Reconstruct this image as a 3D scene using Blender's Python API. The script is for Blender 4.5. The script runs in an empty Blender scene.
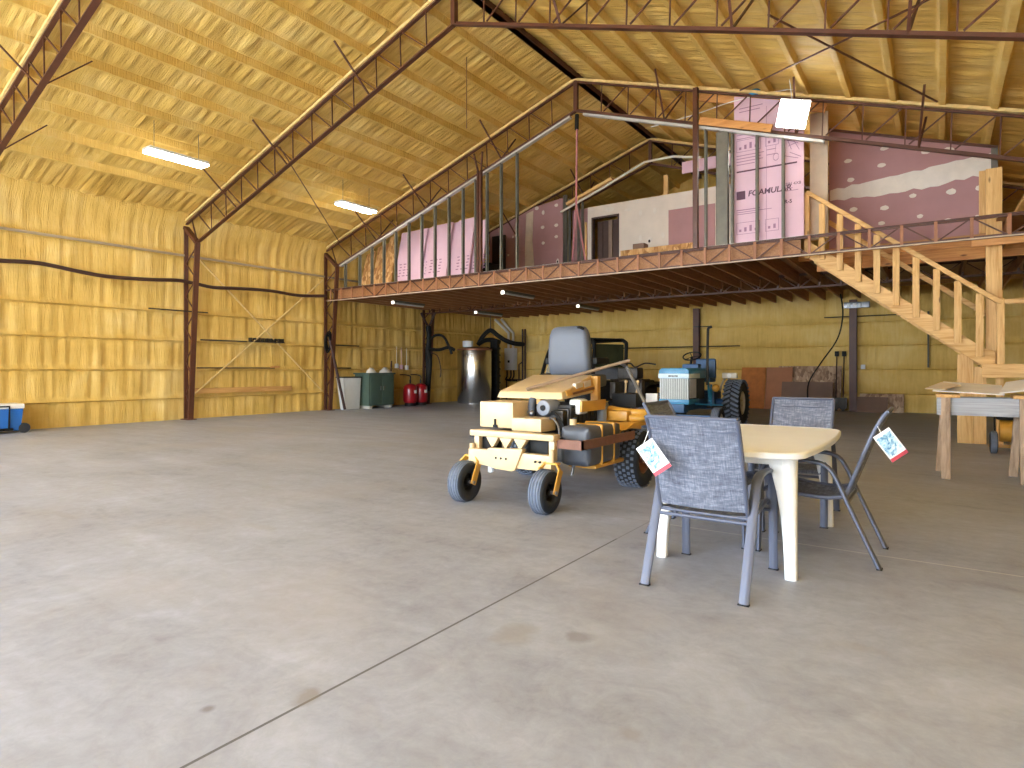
import bpy, bmesh, math, random
from mathutils import Vector, Matrix, noise
random.seed(7)
S = bpy.context.scene
COL = S.collection
R = math.radians
# ------------------------------------------------------------------ building dimensions (metres)
XL, XRW, XR = -16.07, 2.05, -7.01          # left wall, right wall, ridge
YF = -5.20                                  # front gable wall
Y1, Y2, Y3, Y4, Y5 = 3.80, 8.35, 12.78, 17.33, 21.95
ZE, ZR = 5.06, 8.08                         # eave / ridge (truss top chord line)
SL = (ZR - ZE) / (XR - XL)
def roofz(x): return ZR - SL * abs(x - XR)
# ------------------------------------------------------------------ mesh builder
class MB:
    def __init__(s): s.bm = bmesh.new()
    def _bev(s, vs, b, seg=2):
        vs = set(vs)
        es = [e for e in s.bm.edges if e.verts[0] in vs and e.verts[1] in vs]
        bmesh.ops.bevel(s.bm, geom=es, offset=b, segments=seg, profile=.6, affect='EDGES', clamp_overlap=True)
    def hexa(s, c, bev=0):
        v = [s.bm.verts.new(p) for p in c]
        for f in ((0,3,2,1),(4,5,6,7),(0,1,5,4),(1,2,6,5),(2,3,7,6),(3,0,4,7)):
            s.bm.faces.new([v[i] for i in f])
        if bev: s._bev(v, bev)
        return s
    def box(s, x0, x1, y0, y1, z0, z1, bev=0, M=None):
        c = [Vector(p) for p in ((x0,y0,z0),(x1,y0,z0),(x1,y1,z0),(x0,y1,z0),(x0,y0,z1),(x1,y0,z1),(x1,y1,z1),(x0,y1,z1))]
        if M: c = [M @ p for p in c]
        return s.hexa(c, bev)
    def beam(s, p, q, w, h, up=(0,0,1), bev=0):
        p, q = Vector(p), Vector(q); d = (q-p).normalized(); u = Vector(up)
        if abs(d.dot(u)) > .98: u = Vector((0,1,0)) if abs(d.y) < .9 else Vector((1,0,0))
        a = d.cross(u).normalized() * (w/2); u = a.cross(d).normalized() * (h/2)
        c = [p-a-u, p+a-u, q+a-u, q-a-u, p-a+u, p+a+u, q+a+u, q-a+u]
        return s.hexa(c, bev)
    def angle(s, p, q, w, t, up=(0,0,1)):
        p, q = Vector(p), Vector(q); d = (q-p).normalized(); u = Vector(up); a = d.cross(u).normalized(); u = a.cross(d).normalized()
        s.beam(p-u*w/2+u*t/2, q-u*w/2+u*t/2, w, t, up); s.beam(p-a*(w/2-t/2), q-a*(w/2-t/2), t, w, up); return s
    def cyl(s, p, q, r, r2=None, n=14, cap=True):
        return s.tube([p, q], [r, r if r2 is None else r2], n, cap=cap)
    def tube(s, pts, r, n=8, cap=True, closed=False, sq=None, up=None):
        pts = [Vector(p) for p in pts]; m = len(pts)
        rs = r if isinstance(r, (list, tuple)) else [r]*m
        rings = []; ref = None
        for i, p in enumerate(pts):
            a = pts[i-1] if (i or closed) else p; b = pts[(i+1) % m] if (i < m-1 or closed) else p
            d = (b-a).normalized()
            if ref is None:
                ref = Vector(up) if up else (Vector((0,0,1)) if abs(d.z) < .9 else Vector((1,0,0)))
            x = d.cross(ref).normalized(); y = x.cross(d).normalized(); ref = y
            ring = []
            for k in range(n):
                t = 2*math.pi*k/n + (math.pi/n if sq else 0)
                sx, sy = (sq if sq else (1, 1))
                cx, cy = math.cos(t), math.sin(t)
                ring.append(s.bm.verts.new(p + x*cx*rs[i]*sx + y*cy*rs[i]*sy))
            rings.append(ring)
        L = m if closed else m-1
        for i in range(L):
            A, B = rings[i], rings[(i+1) % m]
            for k in range(n):
                s.bm.faces.new((A[k], A[(k+1) % n], B[(k+1) % n], B[k]))
        if cap and not closed:
            s.bm.faces.new(rings[0][::-1]); s.bm.faces.new(rings[-1])
        return s
    def lathe(s, prof, n=24, M=None, seg=None):
        M = M or Matrix.Identity(4); rings = []
        for r, z in prof:
            if r < 1e-5: rings.append([s.bm.verts.new(M @ Vector((0,0,z)))])
            else: rings.append([s.bm.verts.new(M @ Vector((r*math.cos(2*math.pi*k/n), r*math.sin(2*math.pi*k/n), z))) for k in range(n)])
        for A, B in zip(rings, rings[1:]):
            for k in range(n):
                j = (k+1) % n
                if len(A) == 1 and len(B) == 1: continue
                if len(A) == 1: s.bm.faces.new((A[0], B[j], B[k]))
                elif len(B) == 1: s.bm.faces.new((A[k], A[j], B[0]))
                else: s.bm.faces.new((A[k], A[j], B[j], B[k]))
        return s
    def prism(s, poly, ax, a, b, bev=0):
        def P(u, v, w): return {'x': (w,u,v), 'y': (u,w,v), 'z': (u,v,w)}[ax]
        A = [s.bm.verts.new(P(u,v,a)) for u, v in poly]; B = [s.bm.verts.new(P(u,v,b)) for u, v in poly]; n = len(poly)
        s.bm.faces.new(A[::-1]); s.bm.faces.new(B)
        for i in range(n): s.bm.faces.new((A[i], A[(i+1)%n], B[(i+1)%n], B[i]))
        if bev: s._bev(A+B, bev)
        return s
    def loft(s, rings, cap=True, closed=True):
        V = [[s.bm.verts.new(p) for p in r] for r in rings]
        n = len(V[0])
        for A, B in zip(V, V[1:]):
            for k in range(n if closed else n-1): s.bm.faces.new((A[k], A[(k+1)%n], B[(k+1)%n], B[k]))
        if cap and closed: s.bm.faces.new(V[0][::-1]); s.bm.faces.new(V[-1])
        return s
    def ball(s, c, r, n=12, sc=(1,1,1)):
        prof = [(r*math.sin(math.pi*i/(n//2)), -r*math.cos(math.pi*i/(n//2))) for i in range(n//2+1)]
        prof[0] = (0, -r); prof[-1] = (0, r)
        return s.lathe(prof, n, Matrix.Translation(c) @ Matrix.Diagonal((*sc, 1)))
    def build(s, name, m, parent=None, ang=38, smooth=True):
        bm = s.bm
        bmesh.ops.recalc_face_normals(bm, faces=bm.faces)
        if smooth:
            th = R(ang)
            for f in bm.faces: f.smooth = True
            for e in bm.edges:
                if len(e.link_faces) == 2 and e.calc_face_angle(0) > th: e.smooth = False
        me = bpy.data.meshes.new(name); 
        if parent is not None:
            off = parent_off(parent)
        else:
            vs = [v.co for v in bm.verts]
            off = Vector(((min(v.x for v in vs)+max(v.x for v in vs))/2, (min(v.y for v in vs)+max(v.y for v in vs))/2, min(v.z for v in vs)))
        for v in bm.verts: v.co -= off
        bm.to_mesh(me); bm.free()
        if m: me.materials.append(m)
        o = bpy.data.objects.new(name, me); COL.objects.link(o)
        if parent is not None: o.parent = parent
        else: o.location = off
        return o
def parent_off(p):
    o = Vector((0,0,0))
    while p is not None:
        o += Vector(p.location); p = p.parent
    return o
def tag(o, label, cat, group=None, kind=None):
    o['label'] = label; o['category'] = cat
    if group: o['group'] = group
    if kind: o['kind'] = kind
    return o
def thing(name, label, cat, loc=(0,0,0), group=None):
    o = bpy.data.objects.new(name, None); COL.objects.link(o); o.location = loc; o.empty_display_size = .1
    return tag(o, label, cat, group)
def struct(o): o['kind'] = 'structure'; return o
def bez(pts, k=6):
    P = [Vector(p) for p in pts]; out = []
    for i in range(len(P)-1):
        a = P[i-1] if i else P[i]; b, c = P[i], P[i+1]; d = P[i+2] if i+2 < len(P) else P[i+1]
        for j in range(k):
            t = j/k
            out.append(.5*((2*b) + (c-a)*t + (2*a-5*b+4*c-d)*t*t + (-a+3*b-3*c+d)*t**3))
    return out + [P[-1]]
def dup(root, loc=None, rz=None, label=None):
    def cp(o, par):
        c = o.copy(); COL.objects.link(c); c.parent = par
        for ch in o.children: cp(ch, c)
        return c
    r = cp(root, None)
    if loc is not None: r.location = loc
    if rz is not None: r.rotation_euler = (0, 0, rz)
    if label: r['label'] = label
    return r
# ------------------------------------------------------------------ materials
def lin(h):
    h = h.lstrip('#'); c = [int(h[i:i+2], 16)/255 for i in (0,2,4)]
    return tuple((x/12.92 if x <= .04045 else ((x+.055)/1.055)**2.4) for x in c)
class NT:
    def __init__(s, name):
        s.m = bpy.data.materials.new(name); s.m.use_nodes = True; s.t = s.m.node_tree; s.t.nodes.clear()
        s.out = s.n('ShaderNodeOutputMaterial'); s.b = s.n('ShaderNodeBsdfPrincipled'); s.l(s.b.outputs[0], s.out.inputs[0])
        s.tc = s.n('ShaderNodeTexCoord')
    def n(s, t, **k):
        x = s.t.nodes.new(t)
        for a, v in k.items(): setattr(x, a, v)
        return x
    def l(s, a, b): s.t.links.new(a, b)
    def co(s, scale=(1,1,1), rot=(0,0,0), src='Object'):
        mp = s.n('ShaderNodeMapping'); mp.inputs['Scale'].default_value = scale; mp.inputs['Rotation'].default_value = rot
        s.l(s.tc.outputs[src], mp.inputs[0]); return mp.outputs[0]
    def noise(s, vec, scale=5, det=4, rough=.55, dist=0):
        x = s.n('ShaderNodeTexNoise'); x.inputs['Scale'].default_value = scale; x.inputs['Detail'].default_value = det
        x.inputs['Roughness'].default_value = rough; x.inputs['Distortion'].default_value = dist; s.l(vec, x.inputs['Vector']); return x.outputs['Fac']
    def ramp(s, fac, stops):
        x = s.n('ShaderNodeValToRGB'); e = x.color_ramp.elements
        while len(e) < len(stops): e.new(.5)
        for el, (p, c) in zip(e, stops): el.position = p; el.color = (*c, 1) if len(c) == 3 else c
        s.l(fac, x.inputs[0]); return x.outputs[0]
    def mix(s, fac, a, b, mode='MIX'):
        x = s.n('ShaderNodeMix', data_type='RGBA', blend_type=mode)
        for sock, v in ((x.inputs['Factor'], fac), (x.inputs['A'], a), (x.inputs['B'], b)):
            pass
        def put(i, v):
            if hasattr(v, 'is_linked') or hasattr(v, 'links'): s.l(v, i)
            elif isinstance(v, (int, float)): i.default_value = v
            else: i.default_value = (*v, 1)
        put(x.inputs[0], fac); put(x.inputs[6], a); put(x.inputs[7], b); return x.outputs[2]
    def math(s, op, a, b=None, c=None, clamp=False):
        x = s.n('ShaderNodeMath', operation=op, use_clamp=clamp)
        for i, v in enumerate((a, b, c)):
            if v is None: continue
            if isinstance(v, (int, float)): x.inputs[i].default_value = v
            else: s.l(v, x.inputs[i])
        return x.outputs[0]
    def bump(s, h, strength=.3, dist=.01):
        x = s.n('ShaderNodeBump'); x.inputs['Strength'].default_value = strength; x.inputs['Distance'].default_value = dist
        s.l(h, x.inputs['Height']); s.l(x.outputs[0], s.b.inputs['Normal']); return x
    def set(s, **k):
        for a, v in k.items():
            i = s.b.inputs[a.replace('_', ' ')]
            if hasattr(v, 'links'): s.l(v, i)
            elif isinstance(v, (int, float)): i.default_value = v
            else: i.default_value = (*v, 1)
        return s
def mat(name, h, rough=.6, metal=0, var=.12, scale=6, bump=0, bscale=80, stretch=(1,1,1), spec=.5, coat=0):
    t = NT(name); c = lin(h); v = t.co(stretch)
    f = t.noise(v, scale, 4)
    t.set(Base_Color=t.ramp(f, [(.25, tuple(x*(1-var) for x in c)), (.75, tuple(min(1, x*(1+var)) for x in c))]), Roughness=rough, Metallic=metal)
    t.b.inputs['Specular IOR Level'].default_value = spec
    if coat: t.b.inputs['Coat Weight'].default_value = coat
    if bump: t.bump(t.noise(v, bscale, 3), bump, .01)
    return t.m
def emis(name, h, st):
    t = NT(name); t.set(Base_Color=lin(h), Emission_Color=lin(h), Emission_Strength=st); return t.m
def foam_mat(name, c0, c1, c2, st=(.8, 9, .8)):
    t = NT(name); g = t.co()
    big = t.noise(g, .8, 4, .6, .4); v = t.co(st); sn = t.noise(v, 2.0, 4, .6, .5); f2 = t.noise(t.co(tuple(x*2.2 for x in st)), 2.0, 3, .6, .8); fine = t.noise(g, 30, 3)
    f = t.math('ADD', t.math('MULTIPLY', big, .72), t.math('MULTIPLY', sn, .28))
    t.set(Base_Color=t.ramp(f, [(.33, lin(c0)), (.5, lin(c1)), (.66, lin(c2))]), Roughness=.6); t.b.inputs['Specular IOR Level'].default_value = .35
    t.bump(t.math('ADD', t.math('ADD', t.math('MULTIPLY', sn, .7), t.math('MULTIPLY', f2, .5)), t.math('MULTIPLY', fine, .12)), .5, .05)
    return t.m
def foam_mat_back(name, c0, c1, c2): return foam_mat(name, c0, c1, c2, (8, 1.0, .8))
def wood_mat(name, a, b, axis='x', knots=True):
    t = NT(name); sc = {'x': (.6, 9, 9), 'y': (9, .6, 9), 'z': (9, 9, .6)}[axis]; v = t.co(sc)
    f = t.noise(v, 2.2, 5, .6, 1.2)
    col = t.ramp(f, [(.3, lin(b)), (.62, lin(a))])
    if knots:
        k = t.n('ShaderNodeTexVoronoi'); k.inputs['Scale'].default_value = 2.3; t.l(t.co({'x': (.8,2.4,2.4),'y': (2.4,.8,2.4),'z': (2.4,2.4,.8)}[axis]), k.inputs['Vector'])
        kf = t.ramp(k.outputs['Distance'], [(.05, (1,1,1)), (.13, (0,0,0))])
        col = t.mix(kf, col, tuple(x*.35 for x in lin(b)))
    t.set(Base_Color=col, Roughness=.62); t.bump(f, .12, .004); return t.m
def osb_mat(name, a, b, c):
    t = NT(name); k = t.n('ShaderNodeTexVoronoi'); k.inputs['Scale'].default_value = 16; k.inputs['Randomness'].default_value = 1
    t.l(t.co((1, 1, .45), (.3, .5, .7)), k.inputs['Vector']); sp = t.n('ShaderNodeSeparateColor'); t.l(k.outputs['Color'], sp.inputs[0])
    f = t.math('ADD', t.math('MULTIPLY', sp.outputs[0], .7), t.math('MULTIPLY', t.noise(t.co(), 3, 3), .3))
    t.set(Base_Color=t.ramp(f, [(.2, lin(c)), (.5, lin(b)), (.85, lin(a))]), Roughness=.7); return t.m
def floor_mat():
    t = NT('concrete_slab'); g = t.n('ShaderNodeNewGeometry').outputs['Position']
    sx = t.n('ShaderNodeSeparateXYZ'); t.l(g, sx.inputs[0]); X, Y = sx.outputs[0], sx.outputs[1]
    big = t.noise(g, .45, 4, .6, .5); md = t.noise(g, 2.6, 8, .7, .9); fi = t.noise(g, 11, 8, .75, .5)
    sw = t.noise(t.co((.5, 2.2, 1), (0,0,.5)), 1.1, 5, .6, .6)
    f = t.math('ADD', t.math('ADD', t.math('MULTIPLY', big, .24), t.math('MULTIPLY', md, .32)), t.math('ADD', t.math('MULTIPLY', fi, .22), t.math('MULTIPLY', sw, .22)))
    col = t.ramp(f, [(.36, lin('#72757e')), (.45, lin('#8f939f')), (.54, lin('#9ea3b0')), (.64, lin('#afb4c3'))])
    warm = t.ramp(t.noise(g, .8, 3), [(.5, (0,0,0)), (.72, (1,1,1))])
    col = t.mix(t.math('MULTIPLY', warm, .35), col, lin('#a19b98'))
    def joint(coord, at, w, c, amt, cond=None):
        nonlocal col
        d = t.math('ABSOLUTE', t.math('SUBTRACT', coord, at)); k = t.math('MULTIPLY', t.math('LESS_THAN', d, w), amt)
        if cond is not None: k = t.math('MULTIPLY', k, cond)
        col = t.mix(k, col, lin(c))
    joint(X, -2.03, .007, '#4a4744', .85, t.math('LESS_THAN', Y, 4.35)); joint(X, -2.03, .006, '#76726d', .6, t.math('GREATER_THAN', Y, 4.35))
    joint(Y, 5.0, .008, '#d8d6d0', .55, t.math('GREATER_THAN', X, -2.03)); joint(Y, 5.0, .006, '#817d78', .4, t.math('LESS_THAN', X, -2.03))
    joint(Y, 9.6, .006, '#817d78', .45); joint(X, -6.6, .006, '#817d78', .35); joint(X, -11.3, .006, '#817d78', .35); joint(Y, 14.2, .006, '#817d78', .45)
    # oil drips and scuffs on the slab, plus painted shade below the mower
    wob = t.math('MULTIPLY', t.math('SUBTRACT', t.noise(g, 9, 4), .5), 1.6)
    def spot(x, y, rx, ry, c, amt):
        nonlocal col
        a = t.math('DIVIDE', t.math('SUBTRACT', X, x), rx); b = t.math('DIVIDE', t.math('SUBTRACT', Y, y), ry)
        d = t.math('SQRT', t.math('ADD', t.math('MULTIPLY', a, a), t.math('MULTIPLY', b, b)))
        k = t.math('SUBTRACT', 1.25, t.math('ADD', d, wob), clamp=True)
        col = t.mix(t.math('MULTIPLY', t.math('MINIMUM', t.math('MULTIPLY', k, 1.6), 1.0), amt*.62), col, lin(c))
    for a in ((-1.43,2.65,.07,.07,'#6e6a64',.8), (-1.72,2.50,.10,.12,'#8a857c',.7), (-2.06,1.55,.05,.06,'#7d7464',.8), (-2.3,1.28,.03,.03,'#5d564c',.9), (-6.4,2.25,.22,.05,'#8f8b86',.5),
              (-3.35,5.6,.35,.22,'#5f5448',.75), (-3.0,5.0,.25,.15,'#5d5a56',.75), (-3.7,6.0,.3,.3,'#6b5c4c',.6), (-.9,2.05,.05,.04,'#85807a',.7), (-.35,1.45,.03,.02,'#77705f',.8), (-4.6,3.0,.2,.06,'#959189',.4),
              (-3.0,9.2,.5,.9,'#8c8882',.6), (-8,7.5,.5,.35,'#98948e',.5), (-.3,3.3,.10,.05,'#959189',.4), (-12.5,7.6,.9,.5,'#99948c',.5)): spot(*a)
    t.set(Base_Color=col, Roughness=t.ramp(md, [(.3, (.45,)*3), (.7, (.62,)*3)])); t.b.inputs['Specular IOR Level'].default_value = .35
    t.bump(fi, .08, .004); return t.m
def fabric_mat():
    t = NT('grey_sling_fabric')
    a = t.noise(t.co((14, 14, 160)), 1, 3, .7); b = t.noise(t.co((150, 14, 14)), 1, 3, .7); d = t.noise(t.co((10, 130, 10)), 1, 3, .7); e = t.noise(t.co(), 6, 3)
    f = t.math('ADD', t.math('ADD', t.math('MULTIPLY', a, .3), t.math('MULTIPLY', b, .28)), t.math('ADD', t.math('MULTIPLY', d, .27), t.math('MULTIPLY', e, .15)))
    t.set(Base_Color=t.ramp(f, [(.36, lin('#383c4a')), (.5, lin('#656a79')), (.64, lin('#989ca7'))]), Roughness=.8); t.bump(f, .3, .003); return t.m
def picture_mat():
    t = NT('printed_tag_picture'); g = t.co(src='Generated')
    f = t.noise(g, 4, 4, .6, 1.0)
    t.set(Base_Color=t.ramp(f, [(.35, lin('#3f78a8')), (.45, lin('#8fb8d0')), (.54, lin('#bcd8e4')), (.66, lin('#e6eef2'))]), Roughness=.5); return t.m
M = {}
M['foam'] = foam_mat('spray_foam', '#c8a04b', '#dab45f', '#e3c47a')

M['foam_back'] = foam_mat_back('spray_foam_back', '#c8a04b', '#dab45f', '#e3c47a')
M['floor'] = floor_mat()
M['apron'] = mat('outdoor_concrete', '#b9b6b0', .9)
M['steel'] = mat('red_oxide_steel', '#57301e', .5, 0, .22, 5, .1, 40)
M['foamed'] = mat('foamed_over_steel', '#d8b878', .75, 0, .2, 12, .5, 25)
M['galv'] = mat('galvanised_stud', '#6c685c', .5, .15, .15, 8)
M['galv_light'] = mat('galvanised_track', '#c9c8c2', .4, .35, .1, 8)
M['lumber'] = wood_mat('lumber_x', '#e2b878', '#c48f4c', 'x')
M['lumber_z'] = wood_mat('lumber_z', '#e2b878', '#c48f4c', 'z')
M['lumber_y'] = wood_mat('lumber_y', '#d9a866', '#b5803f', 'y')
M['lumber_or'] = wood_mat('lumber_orange', '#d59a56', '#b5743a', 'x')
M['joist'] = wood_mat('dark_joist', '#b07c50', '#8c5c38', 'y', False)
M['deck'] = wood_mat('deck_ply', '#b98d60', '#9a7048', 'x', False)
M['oldwood'] = wood_mat('weathered_lumber', '#b49a80', '#846a52', 'z')
M['oldwood_x'] = wood_mat('weathered_beam', '#b0b0b2', '#8d8d90', 'x', False)
M['osb'] = osb_mat('osb_board', '#dbb27a', '#c29055', '#9c6b38')
M['osb_grey'] = osb_mat('osb_grey', '#c8ab8c', '#a98769', '#86684f')
M['ply_red'] = mat('brown_panel', '#a9714e', .7, 0, .1, 3)
M['ply_orange'] = mat('orange_ply', '#b96f2e', .7, 0, .2, 5)
M['brown_card'] = mat('brown_board', '#7d6354', .8, 0, .1, 3)
M['cardboard'] = mat('cardboard', '#c9b391', .85, 0, .1, 5)
M['card_grey'] = mat('grey_cardboard', '#ded6ca', .85, 0, .08, 5)
M['pink'] = mat('pink_foam_board', '#d8b4c1', .7, 0, .05, 2)
M['pinkprint'] = mat('board_print', '#5c3a4a', .7, 0, .1)
M['pinkprint_soft'] = mat('board_print_soft', '#9c7288', .7, 0, .1)
M['purple'] = mat('purple_drywall', '#a97f7f', .8, 0, .07, 2)
M['mud'] = mat('joint_compound', '#dcd2c6', .85, 0, .08, 5)
M['mudband'] = mat('joint_compound_band', '#c8b49c', .85, 0, .14, 4)
M['white_wall'] = mat('white_drywall', '#dacdbf', .85, 0, .07, 2)
M['dark'] = mat('dark_opening', '#2a1d19', .8, 0, .2)
M['blind'] = mat('brown_panel_dark', '#4a352e', .7, 0, .1)
M['black'] = mat('black_plastic', '#161513', .6, 0, .2, spec=.25)
M['rubber'] = mat('tyre_rubber', '#23262b', .75, 0, .2, 20, .2, 60)
M['tread'] = mat('tyre_tread', '#677080', .8, 0, .15, 20, .2, 60)
M['tan'] = mat('tan_paint', '#d0b588', .45, 0, .08, 6, coat=.15)
M['tan_deep'] = mat('yellow_paint', '#cf9a3c', .45, 0, .12, 6, coat=.15)
M['rust'] = mat('rusty_angle', '#7d5544', .7, 0, .2, 12)
M['rod'] = mat('grey_handle', '#a28d7a', .5, .2, .12)
M['grey_vinyl'] = mat('grey_vinyl', '#555a64', .5, 0, .06, 5)
M['tank_poly'] = mat('dark_poly', '#4b4e55', .42, 0, .1, 5)
M['metal'] = mat('bare_metal', '#8b8d92', .35, .8, .15)
M['metal_dark'] = mat('engine_metal', '#37332f', .5, .5, .3, 14)
M['grey_cover'] = mat('grey_cover', '#7b8089', .5, 0, .1)
M['white_plastic'] = mat('white_plastic', '#e6e6e2', .4, 0, .03)
M['blue'] = mat('tractor_blue', '#2f86b4', .4, 0, .1, 5, coat=.2)
M['blue_dark'] = mat('tractor_blue_dark', '#2c5580', .5, 0, .2, 5)
M['stripe'] = mat('pale_blue_stripe', '#cfe4ee', .45, 0, .04)
M['dark_slot'] = mat('grille_shadow', '#3a4045', .8, 0, .1)
M['slat'] = mat('grille_slat', '#c9ccc9', .5, .2, .08)
M['beige_paint'] = mat('pale_fender', '#c8c2b4', .5, 0, .12)
M['green'] = mat('cabinet_green', '#485b50', .5, 0, .08)
M['red'] = mat('red_tank', '#9c1420', .35, 0, .1, coat=.3)
M['stainless'] = mat('stainless', '#c9c9c8', .24, 1.0, .05, 3)
M['copper'] = mat('copper_band', '#8a5a42', .45, .5, .1)
M['white_app'] = mat('appliance_white', '#d9dad8', .45, 0, .04)
M['pvc'] = mat('pvc_pipe', '#d8d2c4', .5, 0, .05)
M['cloth'] = mat('white_cloth', '#e4ddd4', .9, 0, .06, 9)
M['hose'] = mat('dark_brown_hose', '#3d221a', .55, 0, .15)
M['frame'] = mat('chair_frame', '#5a5f70', .4, .25, .06)
M['fabric'] = fabric_mat()
M['fabric_dark'] = mat('dark_sling', '#4c5260', .75, 0, .1, 60)
M['table'] = mat('resin_table_top', '#eef1f5', .6, 0, .03, 3)
M['table_leg'] = mat('resin_table_leg', '#e6e6e4', .4, 0, .03, 3)
M['tagwhite'] = mat('tag_card', '#eef0f2', .6, 0, .02)
M['tagpic'] = picture_mat()
M['tagred'] = mat('tag_red', '#b84452', .5, 0, .1)
M['cooler_blue'] = mat('cooler_blue', '#2f6fbe', .4, 0, .06)
M['rubber_rope'] = mat('pink_strap', '#a86a6e', .7, 0, .15)
M['glass_green'] = mat('green_window', '#353b2a', .2, 0, .2)
M['glow'] = emis('led_panel', '#fffaf0', 55.0)
M['post_tan'] = mat('pale_orange_steel', '#a06a48', .55, 0, .15)  # lighter steel tone for the front truss web posts
M['girt'] = mat('bare_girt', '#a3927a', .5, .2, .15)
M['inner_panel'] = mat('brown_inner_panel', '#8a7462', .7, 0, .1)
M['glow_panel'] = emis('led_square', '#fffaf0', 32.0)
M['tube_glow'] = emis('tube_glow', '#fff6e6', 3.0)
SKY, SUN, EXPO = 20, 68, 0.0
# ================================================================== SETTING
def N(x, y, z=0): return noise.noise(Vector((x, y, z)))
b = MB(); b.box(XL-.4, XRW+.3, YF-.3, Y5+.3, -.2, 0); struct(b.build('floor', M['floor']))
b = MB(); b.box(XL-40, XRW+14, YF-40, YF-.3, -.25, -.03); b.box(XL-40, XL-.4, YF-.3, Y5+10, -.25, -.03); struct(b.build('ground', M['apron']))
def grid(fn, nu, nv):
    b = MB(); V = [[b.bm.verts.new(fn(i/nu, j/nv)) for j in range(nv+1)] for i in range(nu+1)]
    for i in range(nu):
        for j in range(nv): b.bm.faces.new((V[i][j], V[i+1][j], V[i+1][j+1], V[i][j+1]))
    return b
GIRTS = (.57, 1.30, 2.04, 2.77, 4.25)
def sst(a, b_, x):
    t = max(0, min(1, (x-a)/(b_-a))); return t*t*(3-2*t)
def wall_d(s, z, seed):
    # vertical ripples, stronger between the girts; small ledge over each girt
    d = .03*N(s*2.2, z*.5+seed, seed) + .040*N(s*6.5, z*.45+seed, seed+5) + .022*N(s*13, z*1.0, seed+9)
    g = min(abs(z-q) for q in GIRTS)
    d *= .35 + .65*sst(.03, .16, g)
    for q in GIRTS:
        e = z-q; d += .055*sst(-.035, .0, e)*(1-sst(.0, .10, e)) - .02*sst(-.10, -.04, e)*(1-sst(-.04, -.0, e))
    if z > 4.7: d = d*(1-.5*sst(4.7, 5.2, z)) + .22*sst(4.6, 5.3, z)**1.5
    return d
def seg_list(edges, step):
    out = []
    for a, c in zip(edges, edges[1:]):
        k = max(1, round((c-a)/step)); out += [a+(c-a)*i/k for i in range(k)]
    return out + [edges[-1]]
zs = seg_list([0,.47,.535,.57,.67,1.2,1.265,1.30,1.40,1.94,2.005,2.04,2.14,2.67,2.735,2.77,2.87,4.15,4.215,4.25,4.35,5.35], .06)
YL = 2.7
ny = int((Y5-YL)/.045)
b = grid(lambda u, v: (XL-.06+wall_d(YL+v*(Y5-YL), zs[round(u*(len(zs)-1))], 1.3), YL+v*(Y5-YL), zs[round(u*(len(zs)-1))]), len(zs)-1, ny)
struct(b.build('wall_left', M['foam'], smooth=True, ang=80))
zb = seg_list([0,.47,.535,.57,.67,1.2,1.265,1.30,1.40,1.94,2.005,2.04,2.14,2.67,2.735,2.77,2.87,4.15,4.215,4.25,4.35,8.6], .09)
nx = int((XRW-XL+.6)/.06)
def backpt(u, v):
    x = XL-.3+v*(XRW-XL+.6); z = zb[round(u*(len(zb)-1))]
    return (x, Y5-wall_d(x, min(z, 4.69), 7.7), min(z, roofz(x)+.25))
struct(grid(backpt, len(zb)-1, nx).build('wall_back', M['foam_back'], ang=80))
b = MB(); b.box(XRW, XRW+.2, YF-.2, Y5+.2, 0, 5.3); struct(b.build('wall_right', M['foam']))
# front gable with two open overhead doors behind the camera
OPEN = ((-14.3, -7.8, 4.4), (-5.8, .2, 4.2))
b = MB(); xs = [XL-.2]
for a, c, h in OPEN: b.box(xs[-1], a, YF-.2, YF, 0, h); xs.append(c)
b.box(xs[-1], XRW+.2, YF-.2, YF, 0, 4.6)
b.prism([(XL-.2, 4.6), (XRW+.2, 4.6), (XRW+.2, 5.2), (XR, 8.4), (XL-.2, 5.2)], 'y', YF-.2, YF)
struct(b.build('wall_front', M['foam']))
PUR = [XL+1.30+.70*i for i in range(11)]
def roof_pt(sign):
    xp = [abs(p-XR) for p in PUR]
    e = sorted(set([0.0] + [round(q+o, 3) for q in xp for o in ((-.11,-.06,-.042,-.022,.0,.022,.042,.06,.11) if sign < 0 else (-.12,-.085,-.07,-.05,-.04,.0,.04,.05,.07,.085,.12)) if q+o > 0.02] + [9.35]))
    us = seg_list(e, .11); n = len(us)-1
    def f(u, v):
        a = us[round(u*n)]; y = 1.9+v*(Y5-1.7)
        s = a*sign
        d = .028*N(a*.55+sign*9, y*3.0, 2.2) + .026*N(a*.8, y*6.5+sign*3, 4.4) + .042*N(a*1.2, y*13.5, 8.8)
        g = min(abs(a-q) for q in xp)
        d *= .15 + .85*sst(.06, .22, g)
        for q in xp:
            k = abs(a-q + .004*N(y*1.3, q))
            d -= .14*(1-sst(.020, .044, k)) if sign < 0 else .15*(1-sst(.045, .075, k))
        z = ZR - SL*a + .19 + d
        return (XR+s, y, z)
    return f, n
for sgn, nm in ((-1, 'ceiling'), (1, 'ceiling_right_slope')):
    f, n = roof_pt(sgn); struct(grid(f, n, 560).build(nm, M['foam'], ang=42))
b = MB(); b.prism([(XL-.3, 5.06), (XR, 8.08), (XRW+.3, 5.06), (XRW+.3, 5.3), (XR, 8.35), (XL-.3, 5.3)], 'y', YF-.1, 1.92); struct(b.build('ceiling_front_bay', M['foam']))
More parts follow.
